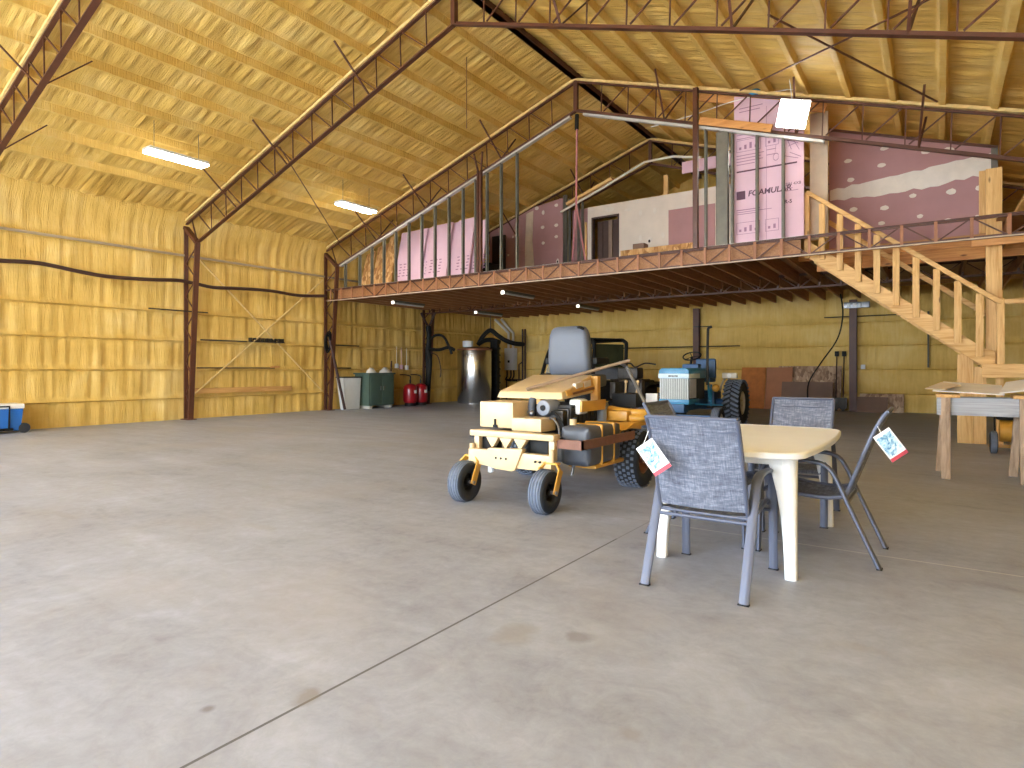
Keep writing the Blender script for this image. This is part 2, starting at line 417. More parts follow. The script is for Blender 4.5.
# outer roof skin so that no daylight leaks over the foam
b = MB(); b.prism([(XL-.5, 5.46), (XR, 8.72), (XRW+.5, 5.46), (XRW+.5, 5.6), (XR, 8.86), (XL-.5, 5.6)], 'y', YF-.4, Y5+.4); struct(b.build('ceiling_outer_skin', M['galv']))
b = MB(); b.box(XL-.2, XL, YF-.2, -4.8, 0, 5.3); b.box(XL-.2, XL, -4.8, -.9, 4.6, 5.3); b.box(XL-.2, XL, -.9, YL, 0, 5.3); struct(b.build('wall_left_front_bay', M['foam']))
b = MB(); b.box(XL-.4, XL-.2, YL, Y5+.3, -.1, 5.5); struct(b.build('wall_left_outer_skin', M['galv']))
b = MB(); b.box(XL-.4, XRW+.4, Y5+.12, Y5+.3, -.1, 5.4); b.prism([(XL-.4, 5.3), (XRW+.4, 5.3), (XR, 8.7)], 'y', Y5+.12, Y5+.3); struct(b.build('wall_back_outer_skin', M['galv']))
# ================================================================== STEEL FRAMES
def frame(Y, label):
    r = thing('roof_truss', label, 'roof truss', (XL, Y, 0), 'red steel roof trusses on columns')
    KX, KZ, BZ = .58, 4.51, 7.36
    for s in (1, -1):
        def P(dx, z, y=0): return (XL+dx if s > 0 else XRW-dx, Y+y, z)
        st = M['steel']
        MB().beam(P(.02, 0), P(.02, 5.0), .10, .05, (1,0,0)).build('outer_column_chord', st, r)
        MB().beam(P(.24, 0), P(KX, KZ), .13, .055, (1,0,0)).build('inner_column_chord', st, r)
        b = MB(); b.box(*sorted((P(-.03,0)[0], P(.32,0)[0])), Y-.12, Y+.12, 0, .02); b.build('base_plate', st, r)
        zc = .25; k = 0
        while zc < 4.3:
            xi = .24+(KX-.24)*zc/KZ; z2 = zc+.42; xi2 = .24+(KX-.24)*z2/KZ
            MB().beam(P(.02, zc) if k % 2 else P(xi, zc), P(xi2, z2) if k % 2 else P(.02, z2), .025, .025).build('column_web', st, r)
            zc = z2; k += 1
        half = XR-XL
        MB().beam(P(0, ZE-.03), P(half, ZR-.03), .07, .035).build('top_chord', st, r)
        MB().beam(P(.1, ZE+.05+.033), P(half, ZR+.02), .12, .055).build('foam_overspray', M['foamed'], r)
        b = MB(); b.beam(P(KX, KZ), P(half, BZ), .095, .022); b.beam(P(KX, KZ+.03), P(half, BZ+.03), .022, .05); b.build('bottom_chord', st, r)
        MB().beam(P(0, 4.98), P(KX, KZ), .14, .08, (1,0,0)).build('knee_plate', st, r)
        MB().beam(P(KX, KZ), P(KX*.55, ZE+SL*KX*.55-.05), .03, .03, (1,0,0)).build('web_post', st, r)
        def zb_(d): return KZ+(BZ-KZ)*(d-KX)/(half-KX)
        n = 13; ds = [KX+(half-KX)*i/n for i in range(n+1)]
        for i in range(1, n):
            d = ds[i]; zt = ZE+SL*d-.05
            MB().beam(P(d, zb_(d)+.05), P(d-.02, zt), .020, .020, (1,0,0)).build('web_post', st, r)
            MB().beam(P(d-.06, zb_(d)+.05), P(ds[i-1]+.05, ZE+SL*ds[i-1]-.04), .022, .022, (1,0,0)).build('web_diagonal', st, r)
        for i in (3, 6, 10):
            d = ds[i]-.2
            for y in (-.78, .78):
                MB().beam(P(d, zb_(d)+.03), P(d-.1, ZE+SL*d+.06, y), .036, .022).build('flange_brace', st, r)
    MB().box(XR-.045, XR+.045, Y-.05, Y+.05, 7.35, ZR).build('king_post', M['steel'], r)
    return r
frame(Y1, 'open web steel frame nearest the camera, crossing the top left corner of the photo')
frame(Y2, 'open web steel frame with the free standing column on the open left wall')
frame(Y3, 'open web steel frame standing at the front edge of the mezzanine')
frame(Y4, 'farthest open web steel frame, over the white drywall on the mezzanine')
b = MB(); b.box(XR-.06, XR+.06, 1.95, Y5, ZR+.02, ZR+.16); b.box(XR-.075, XR+.075, 1.95, Y5, ZR+.02, ZR+.03)
tag(b.build('ridge_beam', M['steel']), 'long dark steel ridge purlin running along the peak of the foam roof', 'beam')
for a, c in ((YL+.1, Y2-.05), (Y2+.08, Y3-.05), (Y3+.08, Y4-.06)):
    b = MB(); b.box(XL-.01, XL+.05, a, c, 4.215, 4.235); b.box(XL+.045, XL+.05, a, c, 4.235, 4.265)
    tag(b.build('wall_girt', M['girt']), {0: 'bare metal girt high on the left wall, left of the free standing column', 1: 'bare metal girt high on the left wall, between the two nearest columns', 2: 'bare metal girt on the left wall above the mezzanine floor'}[(a > 8)+(a > 12)], 'girt', 'bare girts on the left wall')
def rod(name, pts, r, m, label, cat, group=None, n=6):
    return tag(MB().tube(pts, r, n).build(name, m), label, cat, group)
rod('brace_rod', [(XL+.10, Y2+.12, 4.35), (XL+.10, Y3-.2, .62)], .022, M['foamed'], 'foam covered brace rod falling from upper left to lower right on the left wall', 'brace rod', 'crossed brace rods on the left wall')
rod('brace_rod', [(XL+.14, Y2+.12, .62), (XL+.14, Y3-.2, 4.1)], .022, M['foamed'], 'foam covered brace rod rising from lower left to upper right on the left wall', 'brace rod', 'crossed brace rods on the left wall')
rod('brace_rod', [(-2.0, 9.3, roofz(-2.0)-.06), (-.02, 12.3, roofz(-.02)-.06)], .016, M['steel'], 'thin brace rod on the right roof slope falling toward the stair corner', 'brace rod', 'thin brace rods under the roof')
rod('brace_rod', [(.15, Y2+.2, roofz(.15)-.09), (-3.2, Y3-.3, roofz(-3.2)-.05)], .014, M['steel'], 'thin brace rod on the right roof slope rising from the upper right corner', 'brace rod', 'thin brace rods under the roof')
rod('brace_rod', [(-12.2, Y2+.1, roofz(-12.2)-.05), (-15.3, Y3-.1, roofz(-15.3)-.05)], .014, M['steel'], 'thin brace rod on the left roof slope ending above the mezzanine corner', 'brace rod', 'thin brace rods under the roof')
rod('hanging_wire', [(-8.06, 10.0, roofz(-8.06)+.05), (-8.06, 10.0, 6.3)], .008, M['steel'], 'thin dark wire hanging straight down from the left roof slope', 'wire')
pts = [(-15.93,2.6,3.53),(-15.92,3.6,3.50),(-15.92,4.44,3.54),(-15.92,5.13,3.58),(-15.92,5.88,3.50),(-15.92,6.48,3.46),(-15.92,7.4,3.50),(-15.92,8.1,3.56),(-15.92,8.6,3.52),(-15.9,9.0,3.48),(-15.92,9.7,3.53),(-15.92,10.7,3.57),(-15.92,11.7,3.53),(-15.8,12.6,3.60)]
t = MB().tube(bez(pts, 5), .045, 8); tag(t.build('drain_hose', M['hose']), 'long dark brown hose sagging along the left foam wall', 'hose')
# --- boards and rods on the left wall
b = MB(); b.box(XL+.03, XL+.07, 8.5, 11.5, .66, .80, .008); tag(b.build('long_board', M['lumber_y']), 'long tan board lying on the lowest girt of the left wall', 'board')
r = thing('metal_grate', 'dark metal grate resting on a girt of the left wall between two columns', 'grate', (XL+.07, 10.65, 2.07))
b = MB(); b.box(XL+.03, XL+.16, 10.05, 11.2, 2.07, 2.09); b.build('grate_bed', M['metal_dark'], r)
for k in range(9): MB().box(XL+.03, XL+.16, 10.1+k*.128, 10.14+k*.128, 2.09, 2.19).build('grate_rib', M['metal_dark'], r)
rod('wall_pipe', [(XL+.08, 8.7, 2.075), (XL+.08, 10.03, 2.075)], .022, M['metal_dark'], 'thin dark pipe on the girt just left of the metal grate', 'pipe', 'thin pipes lying on the left wall girts')
rod('wall_pipe', [(XL+.08, 8.6, 1.335), (XL+.08, 10.9, 1.335)], .020, M['metal_dark'], 'thin dark pipe on the waist high girt of the left wall', 'pipe', 'thin pipes lying on the left wall girts')
rod('wall_pipe', [(XL+.08, 7.4, 2.80), (XL+.08, 8.9, 2.80)], .018, M['metal_dark'], 'thin dark pipe crossing behind the free standing column', 'pipe', 'thin pipes lying on the left wall girts')
rod('wall_pipe', [(XL+.08, 13.1, 2.075), (XL+.08, 14.1, 2.075)], .022, M['metal_dark'], 'thin dark pipe on the girt under the mezzanine corner, upper one', 'pipe', 'thin pipes lying on the left wall girts')
rod('wall_pipe', [(XL+.08, 13.1, 1.335), (XL+.08, 13.75, 1.335)], .022, M['metal_dark'], 'short dark pipe on the girt under the mezzanine corner, lower one', 'pipe', 'thin pipes lying on the left wall girts')
b = MB(); b.prism([(10.75,1.335),(11.05,1.34),(11.05,1.40),(10.86,1.39),(10.75,1.36)], 'x', XL+.05, XL+.12, .006); tag(b.build('wood_scrap', M['lumber_or']), 'small orange wood scrap on the waist high girt of the left wall', 'wood scrap')
# ================================================================== MEZZANINE
ST_X0, ST_X1, ST_Y0, ST_Y1 = -2.12, .80, 12.86, 14.40
mz = thing('mezzanine_floor', 'wooden mezzanine floor on dark joists spanning the rear of the hall', 'mezzanine', (-7, Y4, 3.5))
b = MB(); z0, z1 = 3.79, 3.82
b.box(XL+.05, ST_X0, Y3+.06, Y5-.1, z0, z1); b.box(ST_X0, XRW, ST_Y1, Y5-.1, z0, z1); b.box(ST_X1, XRW, Y3+.06, ST_Y1, z0, z1)
b.build('deck', M['deck'], mz)
x = XL+.35
while x < XRW-.1:
    if ST_X0-.03 < x < ST_X1+.03: y0 = ST_Y1+.09
    else: y0 = Y3+.12
    MB().box(x-.025, x+.025, y0, Y4-.07, 3.50, 3.79).build('joist', M['joist'], mz)
    MB().box(x-.025, x+.025, Y4+.07, Y5-.12, 3.50, 3.79).build('joist', M['joist'], mz)
    x += .49
b = MB(); b.box(ST_X0, XRW-.02, ST_Y1, ST_Y1+.045, 3.36, 3.62, .004); b.build('stair_header', M['lumber_or'], mz)
b = MB(); b.box(ST_X0-.4, XRW-.02, ST_Y1-.05, ST_Y1-.005, 3.60, 3.79, .004); b.build('stair_header', M['lumber_or'], mz)
def floor_truss(Y, name, label, za, zb_, x0, x1, full=True):
    r = thing(name, label, 'truss beam', (x0, Y, za), 'steel truss beams under the mezzanine')
    for nm, z in (('bottom_chord', za), ('top_chord', zb_-.05)):
        b = MB(); b.box(x0, x1, Y-.06, Y+.06, z+(.0 if nm[0] == 'b' else .035), z+.015+(.0 if nm[0] == 'b' else .035)); b.box(x0, x1, Y-.02, Y+.02, z, z+.05); b.build(nm, M['steel'], r)
    n = int((x1-x0)/.49); k = 0
    for i in range(n+1):
        x = x0+.25+i*.49
        if x > x1: break
        MB().box(x-.024, x+.024, Y-.055, Y-.035, za+.015, zb_-.015).build('web_post', M['post_tan'] if Y < Y4-1 else M['steel'], r)
        if full and i > 2 and x+.49 < x1:
            p, q = ((x+.03, Y, za+.03), (x+.46, Y, zb_-.03)); 
            if i % 2: p, q = (p[0], Y, q[2]), (q[0], Y, p[2])
            MB().beam(p, q, .02, .022).build('web_diagonal', M['steel'], r)
    return r
floor_truss(Y3-.02, 'floor_truss', 'red steel truss beam with square webs along the front edge of the mezzanine', 3.45, 3.82, XL+.1, XRW-.05)
floor_truss(Y4, 'floor_truss', 'dark steel truss beam under the middle of the mezzanine joists', 3.38, 3.76, XL+.1, XRW-.05)
b = MB(); b.box(XL+.3, ST_X0-.05, Y3+.075, Y3+.115, 3.47, 3.785); b.build('rim_board', M['joist'], mz)
b = MB(); b.box(XL+.2, XRW-.05, Y3-.085, Y3-.078, 3.44, 3.462); b.build('edge_strip', M['mudband'], mz)
# --- stud walls on the mezzanine edge (frame line Y3)
def zchord(x): return 4.51+(7.36-4.51)*(min(x-XL, XRW-x)-.58)/(XR-XL-.58)
def stud_mb(x, z1, w=.045, d=.09, Y=Y3):
    b = MB(); t = .006
    b.box(x-w/2, x-w/2+t, Y-d/2, Y+d/2, 3.83, z1); b.box(x-w/2, x+w/2, Y-d/2, Y-d/2+t, 3.83, z1); b.box(x-w/2, x+w/2, Y+d/2-t, Y+d/2, 3.83, z1); return b
sw = thing('stud_wall', 'open metal stud wall rising with the roof at the left end of the mezzanine', 'stud wall', (-12, Y3, 3.82), 'metal stud walls')
MB().box(-15.3, -7.1, Y3-.05, Y3+.05, 3.805, 3.83).build('bottom_track', M['galv_light'], sw)
b = MB(); b.beam((XL+.75, Y3, zchord(XL+.75)-.055), (-7.15, Y3, zchord(-7.15)-.055), .11, .05); b.build('top_track', M['galv_light'], sw)
for x in (-15.1,-14.45,-13.92,-13.41,-12.92,-12.40,-11.90,-11.41,-10.91,-10.42,-9.99,-9.62,-9.17,-8.68):
    stud_mb(x, zchord(x)-.08).build('stud', M['galv'], sw)
b = MB(); b.box(-9.86, -9.815, Y3-.14, Y3-.06, 3.82, zchord(-9.8)+.02); b.box(-9.765, -9.72, Y3-.14, Y3-.06, 3.82, zchord(-9.8)+.02); b.box(-9.815, -9.765, Y3-.11, Y3-.09, 3.82, zchord(-9.8)); b.beam((-9.84, Y3-.10, zchord(-9.8)), (-9.98, Y3-.10, zchord(-9.8)+.5), .04, .04); b.beam((-9.74, Y3-.10, zchord(-9.8)), (-9.70, Y3-.10, zchord(-9.8)+.5), .04, .04)
tag(b.build('steel_post', M['steel']), 'brown double steel post in the stud wall at the left of the mezzanine', 'post', 'steel posts on the mezzanine edge')
b = MB(); b.box(-4.19, -4.09, Y3-.15, Y3-.05, 3.80, roofz(-4.14)-.0, .006)
tag(b.build('steel_post', M['steel']), 'slim red steel post left of the upright pink foam board', 'post', 'steel posts on the mezzanine edge')
sw2 = thing('stud_wall', 'metal stud wall with a wide grey stud framing the upright pink foam board', 'stud wall', (-3, Y3, 3.82), 'metal stud walls')
MB().box(-4.0, -1.85, Y3-.05, Y3+.05, 3.805, 3.83).build('bottom_track', M['galv_light'], sw2)
b = MB(); b.beam((-6.8, Y3, zchord(-6.8)-.055), (-1.75, Y3, zchord(-1.75)-.055), .11, .05); b.build('top_track', M['galv_light'], sw2)
for x in (-3.96, -2.95, -2.47): stud_mb(x, zchord(x)-.08).build('stud', M['galv'], sw2)
b = MB(); b.box(-3.74, -3.50, Y3-.05, Y3-.04, 3.83, zchord(-3.6)-.08); b.box(-3.74, -3.73, Y3-.05, Y3+.05, 3.83, zchord(-3.6)-.08); b.box(-3.51, -3.50, Y3-.05, Y3+.05, 3.83, zchord(-3.6)-.08); b.build('wide_stud', M['galv'], sw2)
stud_mb(-3.43, zchord(-3.4)-.08).build('stud', M['galv'], sw2)
# --- upright pink board with its print
pk = thing('foam_board', 'tall upright pink foam insulation board printed with brand lettering, behind metal studs', 'foam board', (-2.75, Y3+.09, 3.83), 'pink foam boards')
PX0, PX1, PY = -3.42, -2.12, Y3+.10
b = MB(); b.prism([(PX0,3.83),(PX1,3.83),(PX1,roofz(PX1)-.04),(PX0,roofz(PX0)-.04)], 'y', PY, PY+.05, .004); b.build('board', M['pink'], pk)
MB().box(PX0+.62, PX0+.626, PY-.004, PY-.001, 3.83, 6.5).build('seam', M['pinkprint_soft'], pk)
def text_mesh(name, s, size, loc, m, parent, bold=False, face='-y', shear=0):
    cu = bpy.data.curves.new(name, 'FONT'); cu.body = s; cu.size = size; cu.extrude = .0015; cu.shear = shear
    if bold: cu.offset = size*.025
    tmp = bpy.data.objects.new(name+'_tmp', cu); COL.objects.link(tmp)
    me = bpy.data.meshes.new_from_object(tmp.evaluated_get(bpy.context.evaluated_depsgraph_get()))
    bpy.data.objects.remove(tmp); bpy.data.curves.remove(cu)
    rot = Matrix.Rotation(R(90), 4, 'X')
    off = Vector(loc) - parent_off(parent)
    for v in me.vertices: v.co = rot @ v.co + off
    me.materials.clear(); me.materials.append(m); me.name = name
    o = bpy.data.objects.new(name, me); COL.objects.link(o); o.parent = parent; return o
b = MB(); b.box(PX0+.05, PX0+.22, PY-.004, PY-.001, 4.72, 4.89); b.build('logo_square', M['pinkprint'], pk)
text_mesh('brand_lettering', 'FOAMULAR', .155, (PX0+.27, PY-.001, 4.77), M['pinkprint'], pk, True, shear=.15)
text_mesh('size_lettering', '2IN 4X8', .08, (PX0+.97, PY-.001, 4.86), M['pinkprint'], pk)
text_mesh('rating_lettering', 'R-5', .10, (PX0+.95, PY-.001, 4.52), M['pinkprint'], pk, True)
b = MB()
for (x0, x1, z, h) in [(.05,.50,4.50,.018),(.05,.72,4.46,.012),(.05,.45,4.42,.012),(.05,.55,6.02,.014),(.05,.5,5.94,.014),(.05,.58,5.60,.014),(.05,.52,5.54,.014),(.05,.56,5.48,.014),(.05,.4,5.42,.014),(.62,.8,5.62,.014),(.62,.78,5.52,.014),(.1,.55,6.55,.016),(.1,.5,6.48,.016),(.9,1.1,4.80,.012),(.97,1.2,4.75,.012)]:
    MB().box(PX0+x0, PX0+x1, PY-.004, PY-.001, z, z+h).build('print_line', M['pinkprint_soft'], pk)
b = MB(); b.box(PX0+.05, PX1-.12, PY-.004, PY-.001, 5.27, 5.30); b.build('print_rule', M['pinkprint'], pk)
def frame_mb(b, x0, x1, z0, z1, t=.008):
    for a in ((x0,x1,z0,z0+t),(x0,x1,z1-t,z1),(x0,x0+t,z0,z1),(x1-t,x1,z0,z1)): b.box(PX0+a[0], PX0+a[1], PY-.004, PY-.001, a[2], a[3])
b = MB()
for x0, x1, z0, z1 in ((.05,.52,5.68,5.92),(.60,.85,5.70,5.95),(.05,.50,4.02,4.26),(.60,.85,4.02,4.26)):
    frame_mb(b, x0, x1, z0, z1)
    n = int((x1-x0)/.1)
    for i in range(n):
        xx = x0+.05+i*.1; b.box(PX0+xx, PX0+xx+.045, PY-.004, PY-.001, z0+.05, z0+.10+.07*((i*7) % 3)/2)
b.build('print_diagram', M['pinkprint_soft'], pk)
b = MB()
for i in range(12):
    a = i/12*2*math.pi; b.beam((PX0+.80+.05*math.cos(a), PY-.003, 5.46+.07*math.sin(a)), (PX0+.80+.05*math.cos(a+.5), PY-.003, 5.46+.07*math.sin(a+.5)), .003, .012)
for p, q in (((1.0,5.75),(1.2,5.65)),((1.0,5.78),(1.08,5.55)),((1.05,5.5),(1.25,5.38)),((1.12,5.72),(1.22,5.52)),((1.02,5.62),(1.15,5.66)),((.95,5.45),(1.2,5.36)),((.78,5.53),(.80,5.70))):
    b.beam((PX0+p[0], PY-.003, p[1]), (PX0+q[0], PY-.003, q[1]), .003, .012)
b.build('print_drawing', M['pinkprint_soft'], pk)
# second half board above the rafter chord, beside it a grey brown jamb
b = MB(); b.box(-2.08, -1.76, Y3+.5, Y3+.56, 3.83, 6.3, .004); tag(b.build('wall_panel', M['mudband']), 'narrow beige panel between the upright pink board and the purple stair wall', 'wall panel')
# --- purple drywall behind the stairs
def mud_mb(spots, Y, dy=-.006):
    b = MB()
    for (x, z, rx, rz) in spots:
        n = 14; b.prism([(x+rx*.75*math.cos(2*math.pi*i/n)*(1+.25*N(i*.9, x*3)), z+rz*.8*math.sin(2*math.pi*i/n)*(1+.25*N(i*1.1, z*3))) for i in range(n)], 'y', Y+dy, Y-.0005)
    return b
dw = thing('drywall_partition', 'purple drywall partition with white taped seams behind the stairs', 'partition', (-.6, 14.5, 3.82), 'drywall partitions on the mezzanine')
YD = 14.5
b = MB(); b.prism([(-1.9, 3.83), (.80, 3.83), (.80, roofz(.80)-.06), (-1.9, roofz(-1.9)-.06)], 'y', YD, YD+.12); b.build('drywall', M['purple'], dw)
b = MB()
up = [(-1.88+i*.134, 5.06+.013*i+.06*N(i*.8, 1)) for i in range(21)]; lo = [(x, z-.22-.16*min(1, i/9)*(.8+.6*N(i*.7, 5))-.002*i) for i, (x, z) in enumerate(up)]
up = [(x, z) for i, (x, z) in enumerate(up)]
b.prism(lo + up[::-1], 'y', YD-.005, YD-.0005)
b.build('taped_seam', M['mud'], dw)
mud_mb([(-1.5,5.22,.08,.06),(-.95,5.42,.1,.05),(-1.45,4.6,.09,.06),(-.9,4.55,.1,.06),(-.42,4.72,.08,.05),(.2,4.70,.10,.07),(.62,4.70,.07,.06),(-.95,4.25,.08,.05),(-.3,4.30,.07,.05),(.15,4.15,.09,.06),(.60,4.15,.07,.06),(-.2,5.55,.12,.06),(.15,5.5,.13,.07),(-1.55,5.62,.09,.05),(-.9,5.75,.1,.05)], YD).build('screw_patch', M['mud'], dw)
b = MB(); b.box(.80, .90, YD-.03, YD+.12, 3.83, roofz(.85)-.05); b.build('corner_stud', M['galv'], dw)
MB().beam((-1.9, YD+.05, roofz(-1.9)-.04), (.9, YD+.05, roofz(.9)-.04), .16, .05).build('head_plate', M['steel'], dw)
# --- white wall, purple wall at the far frame line
YW = Y4-.05
ww = thing('drywall_partition', 'white drywall partition with a dark door opening at the back of the mezzanine', 'partition', (-7, YW, 3.82), 'drywall partitions on the mezzanine')
b = MB(); T = 6.37
b.box(-9.06, -8.88, YW, YW+.12, 3.83, T); b.box(-8.88, -8.03, YW, YW+.12, 5.98, T); b.box(-8.03, -4.0, YW, YW+.12, 3.83, T); b.build('drywall', M['white_wall'], ww)
MB().box(-6.43, -5.10, YW-.02, YW-.001, 3.85, 5.90).build('purple_panel', M['purple'], ww)
mud_mb([(-7.7,6.1,.16,.05),(-7.3,5.95,.07,.12),(-6.85,5.95,.07,.12),(-7.3,5.2,.06,.12),(-7.0,5.1,.11,.14),(-6.6,5.2,.07,.12),(-8.3,6.2,.2,.1)], YW).build('screw_patch', M['mud'], ww)
mud_mb([(-7.02,5.08,.045,.06)], YW, -.010).build('outlet_hole', M['dark'], ww)
b = MB(); b.box(-8.92, -8.87, YW-.02, YW+.12, 3.83, 6.03); b.box(-8.04, -7.99, YW-.02, YW+.12, 3.83, 6.03); b.box(-8.92, -7.99, YW-.02, YW+.12, 5.98, 6.03); b.build('door_frame', M['blind'], ww)
b = MB()
b.box(-8.86, -8.03, YW+.31, YW+.33, 3.83, 5.95)
for i in (0, 1, 3): b.box(-8.86+i*.21, -8.68+i*.21, YW+.28, YW+.31, 3.83, 5.95)
MB().box(-8.46, -8.34, YW+.24, YW+.279, 3.83, 5.95).build('pale_batten', M['inner_panel'], ww)
tag(b.build('door_panel', M['blind']), 'dark brown vertical panels seen through the door opening of the white partition', 'door panel')
pw = thing('drywall_partition', 'purple drywall partition with a cream taped joint at the left rear of the mezzanine', 'partition', (-11, YW, 3.82), 'drywall partitions on the mezzanine')
b = MB(); b.prism([(-12.9, 3.83), (-9.96, 3.83), (-9.96, 6.83), (-11.05, 6.68), (-12.9, 6.05)], 'y', YW, YW+.12); b.build('drywall', M['purple'], pw)
b = MB(); b.prism([(-11.42,3.83),(-11.10,3.83),(-11.06,4.8),(-11.12,5.6),(-11.08,6.58),(-11.36,6.5),(-11.42,5.4)], 'y', YW-.005, YW-.0005); b.build('taped_joint', M['mudband'], pw)
mud_mb([(-10.7,6.45,.07,.09),(-10.2,6.62,.09,.07),(-10.72,5.97,.09,.07),(-10.2,5.97,.1,.07),(-10.7,5.45,.08,.06),(-10.2,5.6,.09,.06),(-10.7,4.7,.09,.06),(-10.15,4.8,.07,.10),(-12.1,5.2,.05,.05),(-11.9,5.8,.05,.05),(-10.95,6.63,.1,.08)], YW).build('screw_patch', M['mud'], pw)
mud_mb([(-10.15,4.78,.035,.05)], YW, -.010).build('outlet_hole', M['dark'], pw)
for i, (x, z) in enumerate(((-9.91, 6.9), (-9.84, 6.9), (-9.72, 6.75), (-9.40, 6.6), (-9.25, 6.6))): stud_mb(x, z, .05, .09, YW+.02).build('stud', M['galv'], pw)
b = MB(); b.box(-12.05, -10.98-.25, Y3+2.2, Y3+2.9, 3.83, 4.55, .02); tag(b.build('storage_box', M['black']), 'large black box on the mezzanine floor in front of the purple partition', 'box')
b = MB(); b.box(-9.78, -9.1, YW+.32, YW+.36, 3.83, 6.45); tag(b.build('wall_panel', M['purple']), 'purple panel set back in the gap between the left and the white partitions', 'wall panel')
b = MB(); b.box(-12.75, -12.2, YW-.06, YW-.012, 3.83, 5.9); tag(b.build('door_leaf', M['dark']), 'dark door leaf leaning on the purple partition behind the brown post', 'door leaf')
b = MB(); b.box(-9.12, -9.07, YW-.09, YW-.02, 3.83, 5.9, .004); tag(b.build('lumber_stud', M['lumber_z']), 'wood stud at the left edge of the white partition', 'lumber', 'loose lumber about the mezzanine')
b = MB(); b.box(-6.60, -6.47, YW+.02, YW+.1, 6.37, 6.95, .004); tag(b.build('lumber_stud', M['lumber_z']), 'short wood post standing on top of the white partition', 'lumber', 'loose lumber about the mezzanine')
b = MB(); b.beam((-9.5, YW-.5, 6.42), (-7.95, YW-.5, 6.95), .22, .09, bev=.01); tag(b.build('lumber_plank', M['lumber']), 'long wood plank slung at a slope above the white partition', 'lumber', 'loose lumber about the mezzanine')
b = MB(); b.tube([(-9.6, YW-.75, 6.15), (-8.2, YW-.75, 6.65), (-7.0, YW-.4, 7.30), (-6.2, YW-.3, 7.33), (-5.4, YW-.3, 7.15)], .035, 8); tag(b.build('conduit', M['pvc']), 'pale pipe curving over the far steel frame', 'pipe')
b = MB(); b.box(-6.0, -4.2, YW-.12, YW-.06, 6.85, 7.18, .01); tag(b.build('foam_strip', M['pink']), 'pink foam strip lying high on the far steel frame', 'foam board', 'pink foam boards')
b = MB(); b.box(-7.36, -5.15, 16.0, 16.05, 3.83, 4.63, .004); tag(b.build('osb_sheet', M['osb']), 'long low strand board panel standing on the mezzanine before the white partition', 'strand board', 'strand boards on the mezzanine')
b = MB(); b.box(-7.12, -6.78, 16.3, 16.6, 3.83, 4.84, .01); tag(b.build('crate', M['brown_card']), 'brown box showing over the low strand board panel', 'box')
# leaning foam boards and strand boards behind the left stud wall
xs = [(-13.62,-12.55,.02),(-12.95,-12.3,.1),(-12.35,-11.55,.0),(-11.75,-11.2,.12),(-11.35,-10.75,.03),(-10.85,-10.38,.14)]
LBL = ['widest pink foam board leaning behind the studs, leftmost of the row','second pink foam board of the leaning row, counted from the strand boards','third pink foam board of the leaning row, beneath a bright scuff','fourth pink foam board of the leaning row, slightly behind its neighbours','fifth pink foam board of the leaning row, printed near its foot','pink foam board at the right end of the leaning row, beside the brown post']
for i, (a, c, o) in enumerate(xs):
    y0 = 13.35+o; b = MB(); h = (5.50 if i < 5 else 5.40)
    b.hexa([(a,y0,3.83),(c,y0,3.83),(c,y0+.05,3.83),(a,y0+.05,3.83),(a-.03,y0+.38,h+.02*i),(c-.03,y0+.38,h+.03+.02*i),(c-.03,y0+.43,h+.03+.02*i),(a-.03,y0+.43,h+.02*i)], .006)
    r = thing('foam_board', LBL[i], 'foam board', ((a+c)/2, y0, 3.83), 'pink foam boards'); b.build('board', M['pink'], r)
    if i in (0, 1, 2, 4, 5):
        q = MB()
        for k in range(5):
            z = 4.1+k*.09; f = (z-3.83)/(h-3.83)
            for j in range(3): q.box(a+.12+j*.17+.03*(k % 2), a+.12+j*.17+.09+.02*((k+j+i) % 2), y0+.38*f-.008, y0+.38*f-.004, z, z+.03)
        q.build('small_print', M['pinkprint_soft'], r)
for i, (a, c) in enumerate(((-15.05,-14.62),(-14.6,-14.02),(-14.0,-13.68))):
    y0 = 13.3+.07*(i % 2); h = (4.95, 5.15, 5.35)[i]; b = MB()
    b.hexa([(a,y0,3.83),(c,y0,3.83),(c,y0+.03,3.83),(a,y0+.03,3.83),(a,y0+.28,h),(c,y0+.28,h+.1),(c,y0+.31,h+.1),(a,y0+.31,h)], .003)
    tag(b.build('osb_sheet', M['osb']), ['narrow strand board leaning at the far left end of the mezzanine','middle strand board of the three leaning behind the left studs','strand board leaning right beside the pink foam boards'][i], 'strand board', 'strand boards on the mezzanine')
# pulley straps hanging from the apex of frame 3
st = thing('strap_sling', 'faded pink strap sling hanging from the peak of the frame over the mezzanine', 'strap', (XR, Y3+.05, 3.83))
MB().tube([(XR,Y3+.05,7.3),(XR-.01,Y3+.05,6.95)], .05, 8).build('pulley_block', M['black'], st)
MB().tube([(XR,Y3+.05,6.98),(XR-.02,Y3+.05,5.2)], .024, 6).build('strap', M['rubber_rope'], st)
MB().tube([(XR-.02,Y3+.05,5.2),(XR-.13,Y3+.05,3.84)], .018, 6).build('strap', M['rubber_rope'], st)
MB().tube([(XR-.02,Y3+.05,5.2),(XR+.22,Y3+.05,3.84)], .018, 6).build('strap', M['rubber_rope'], st)
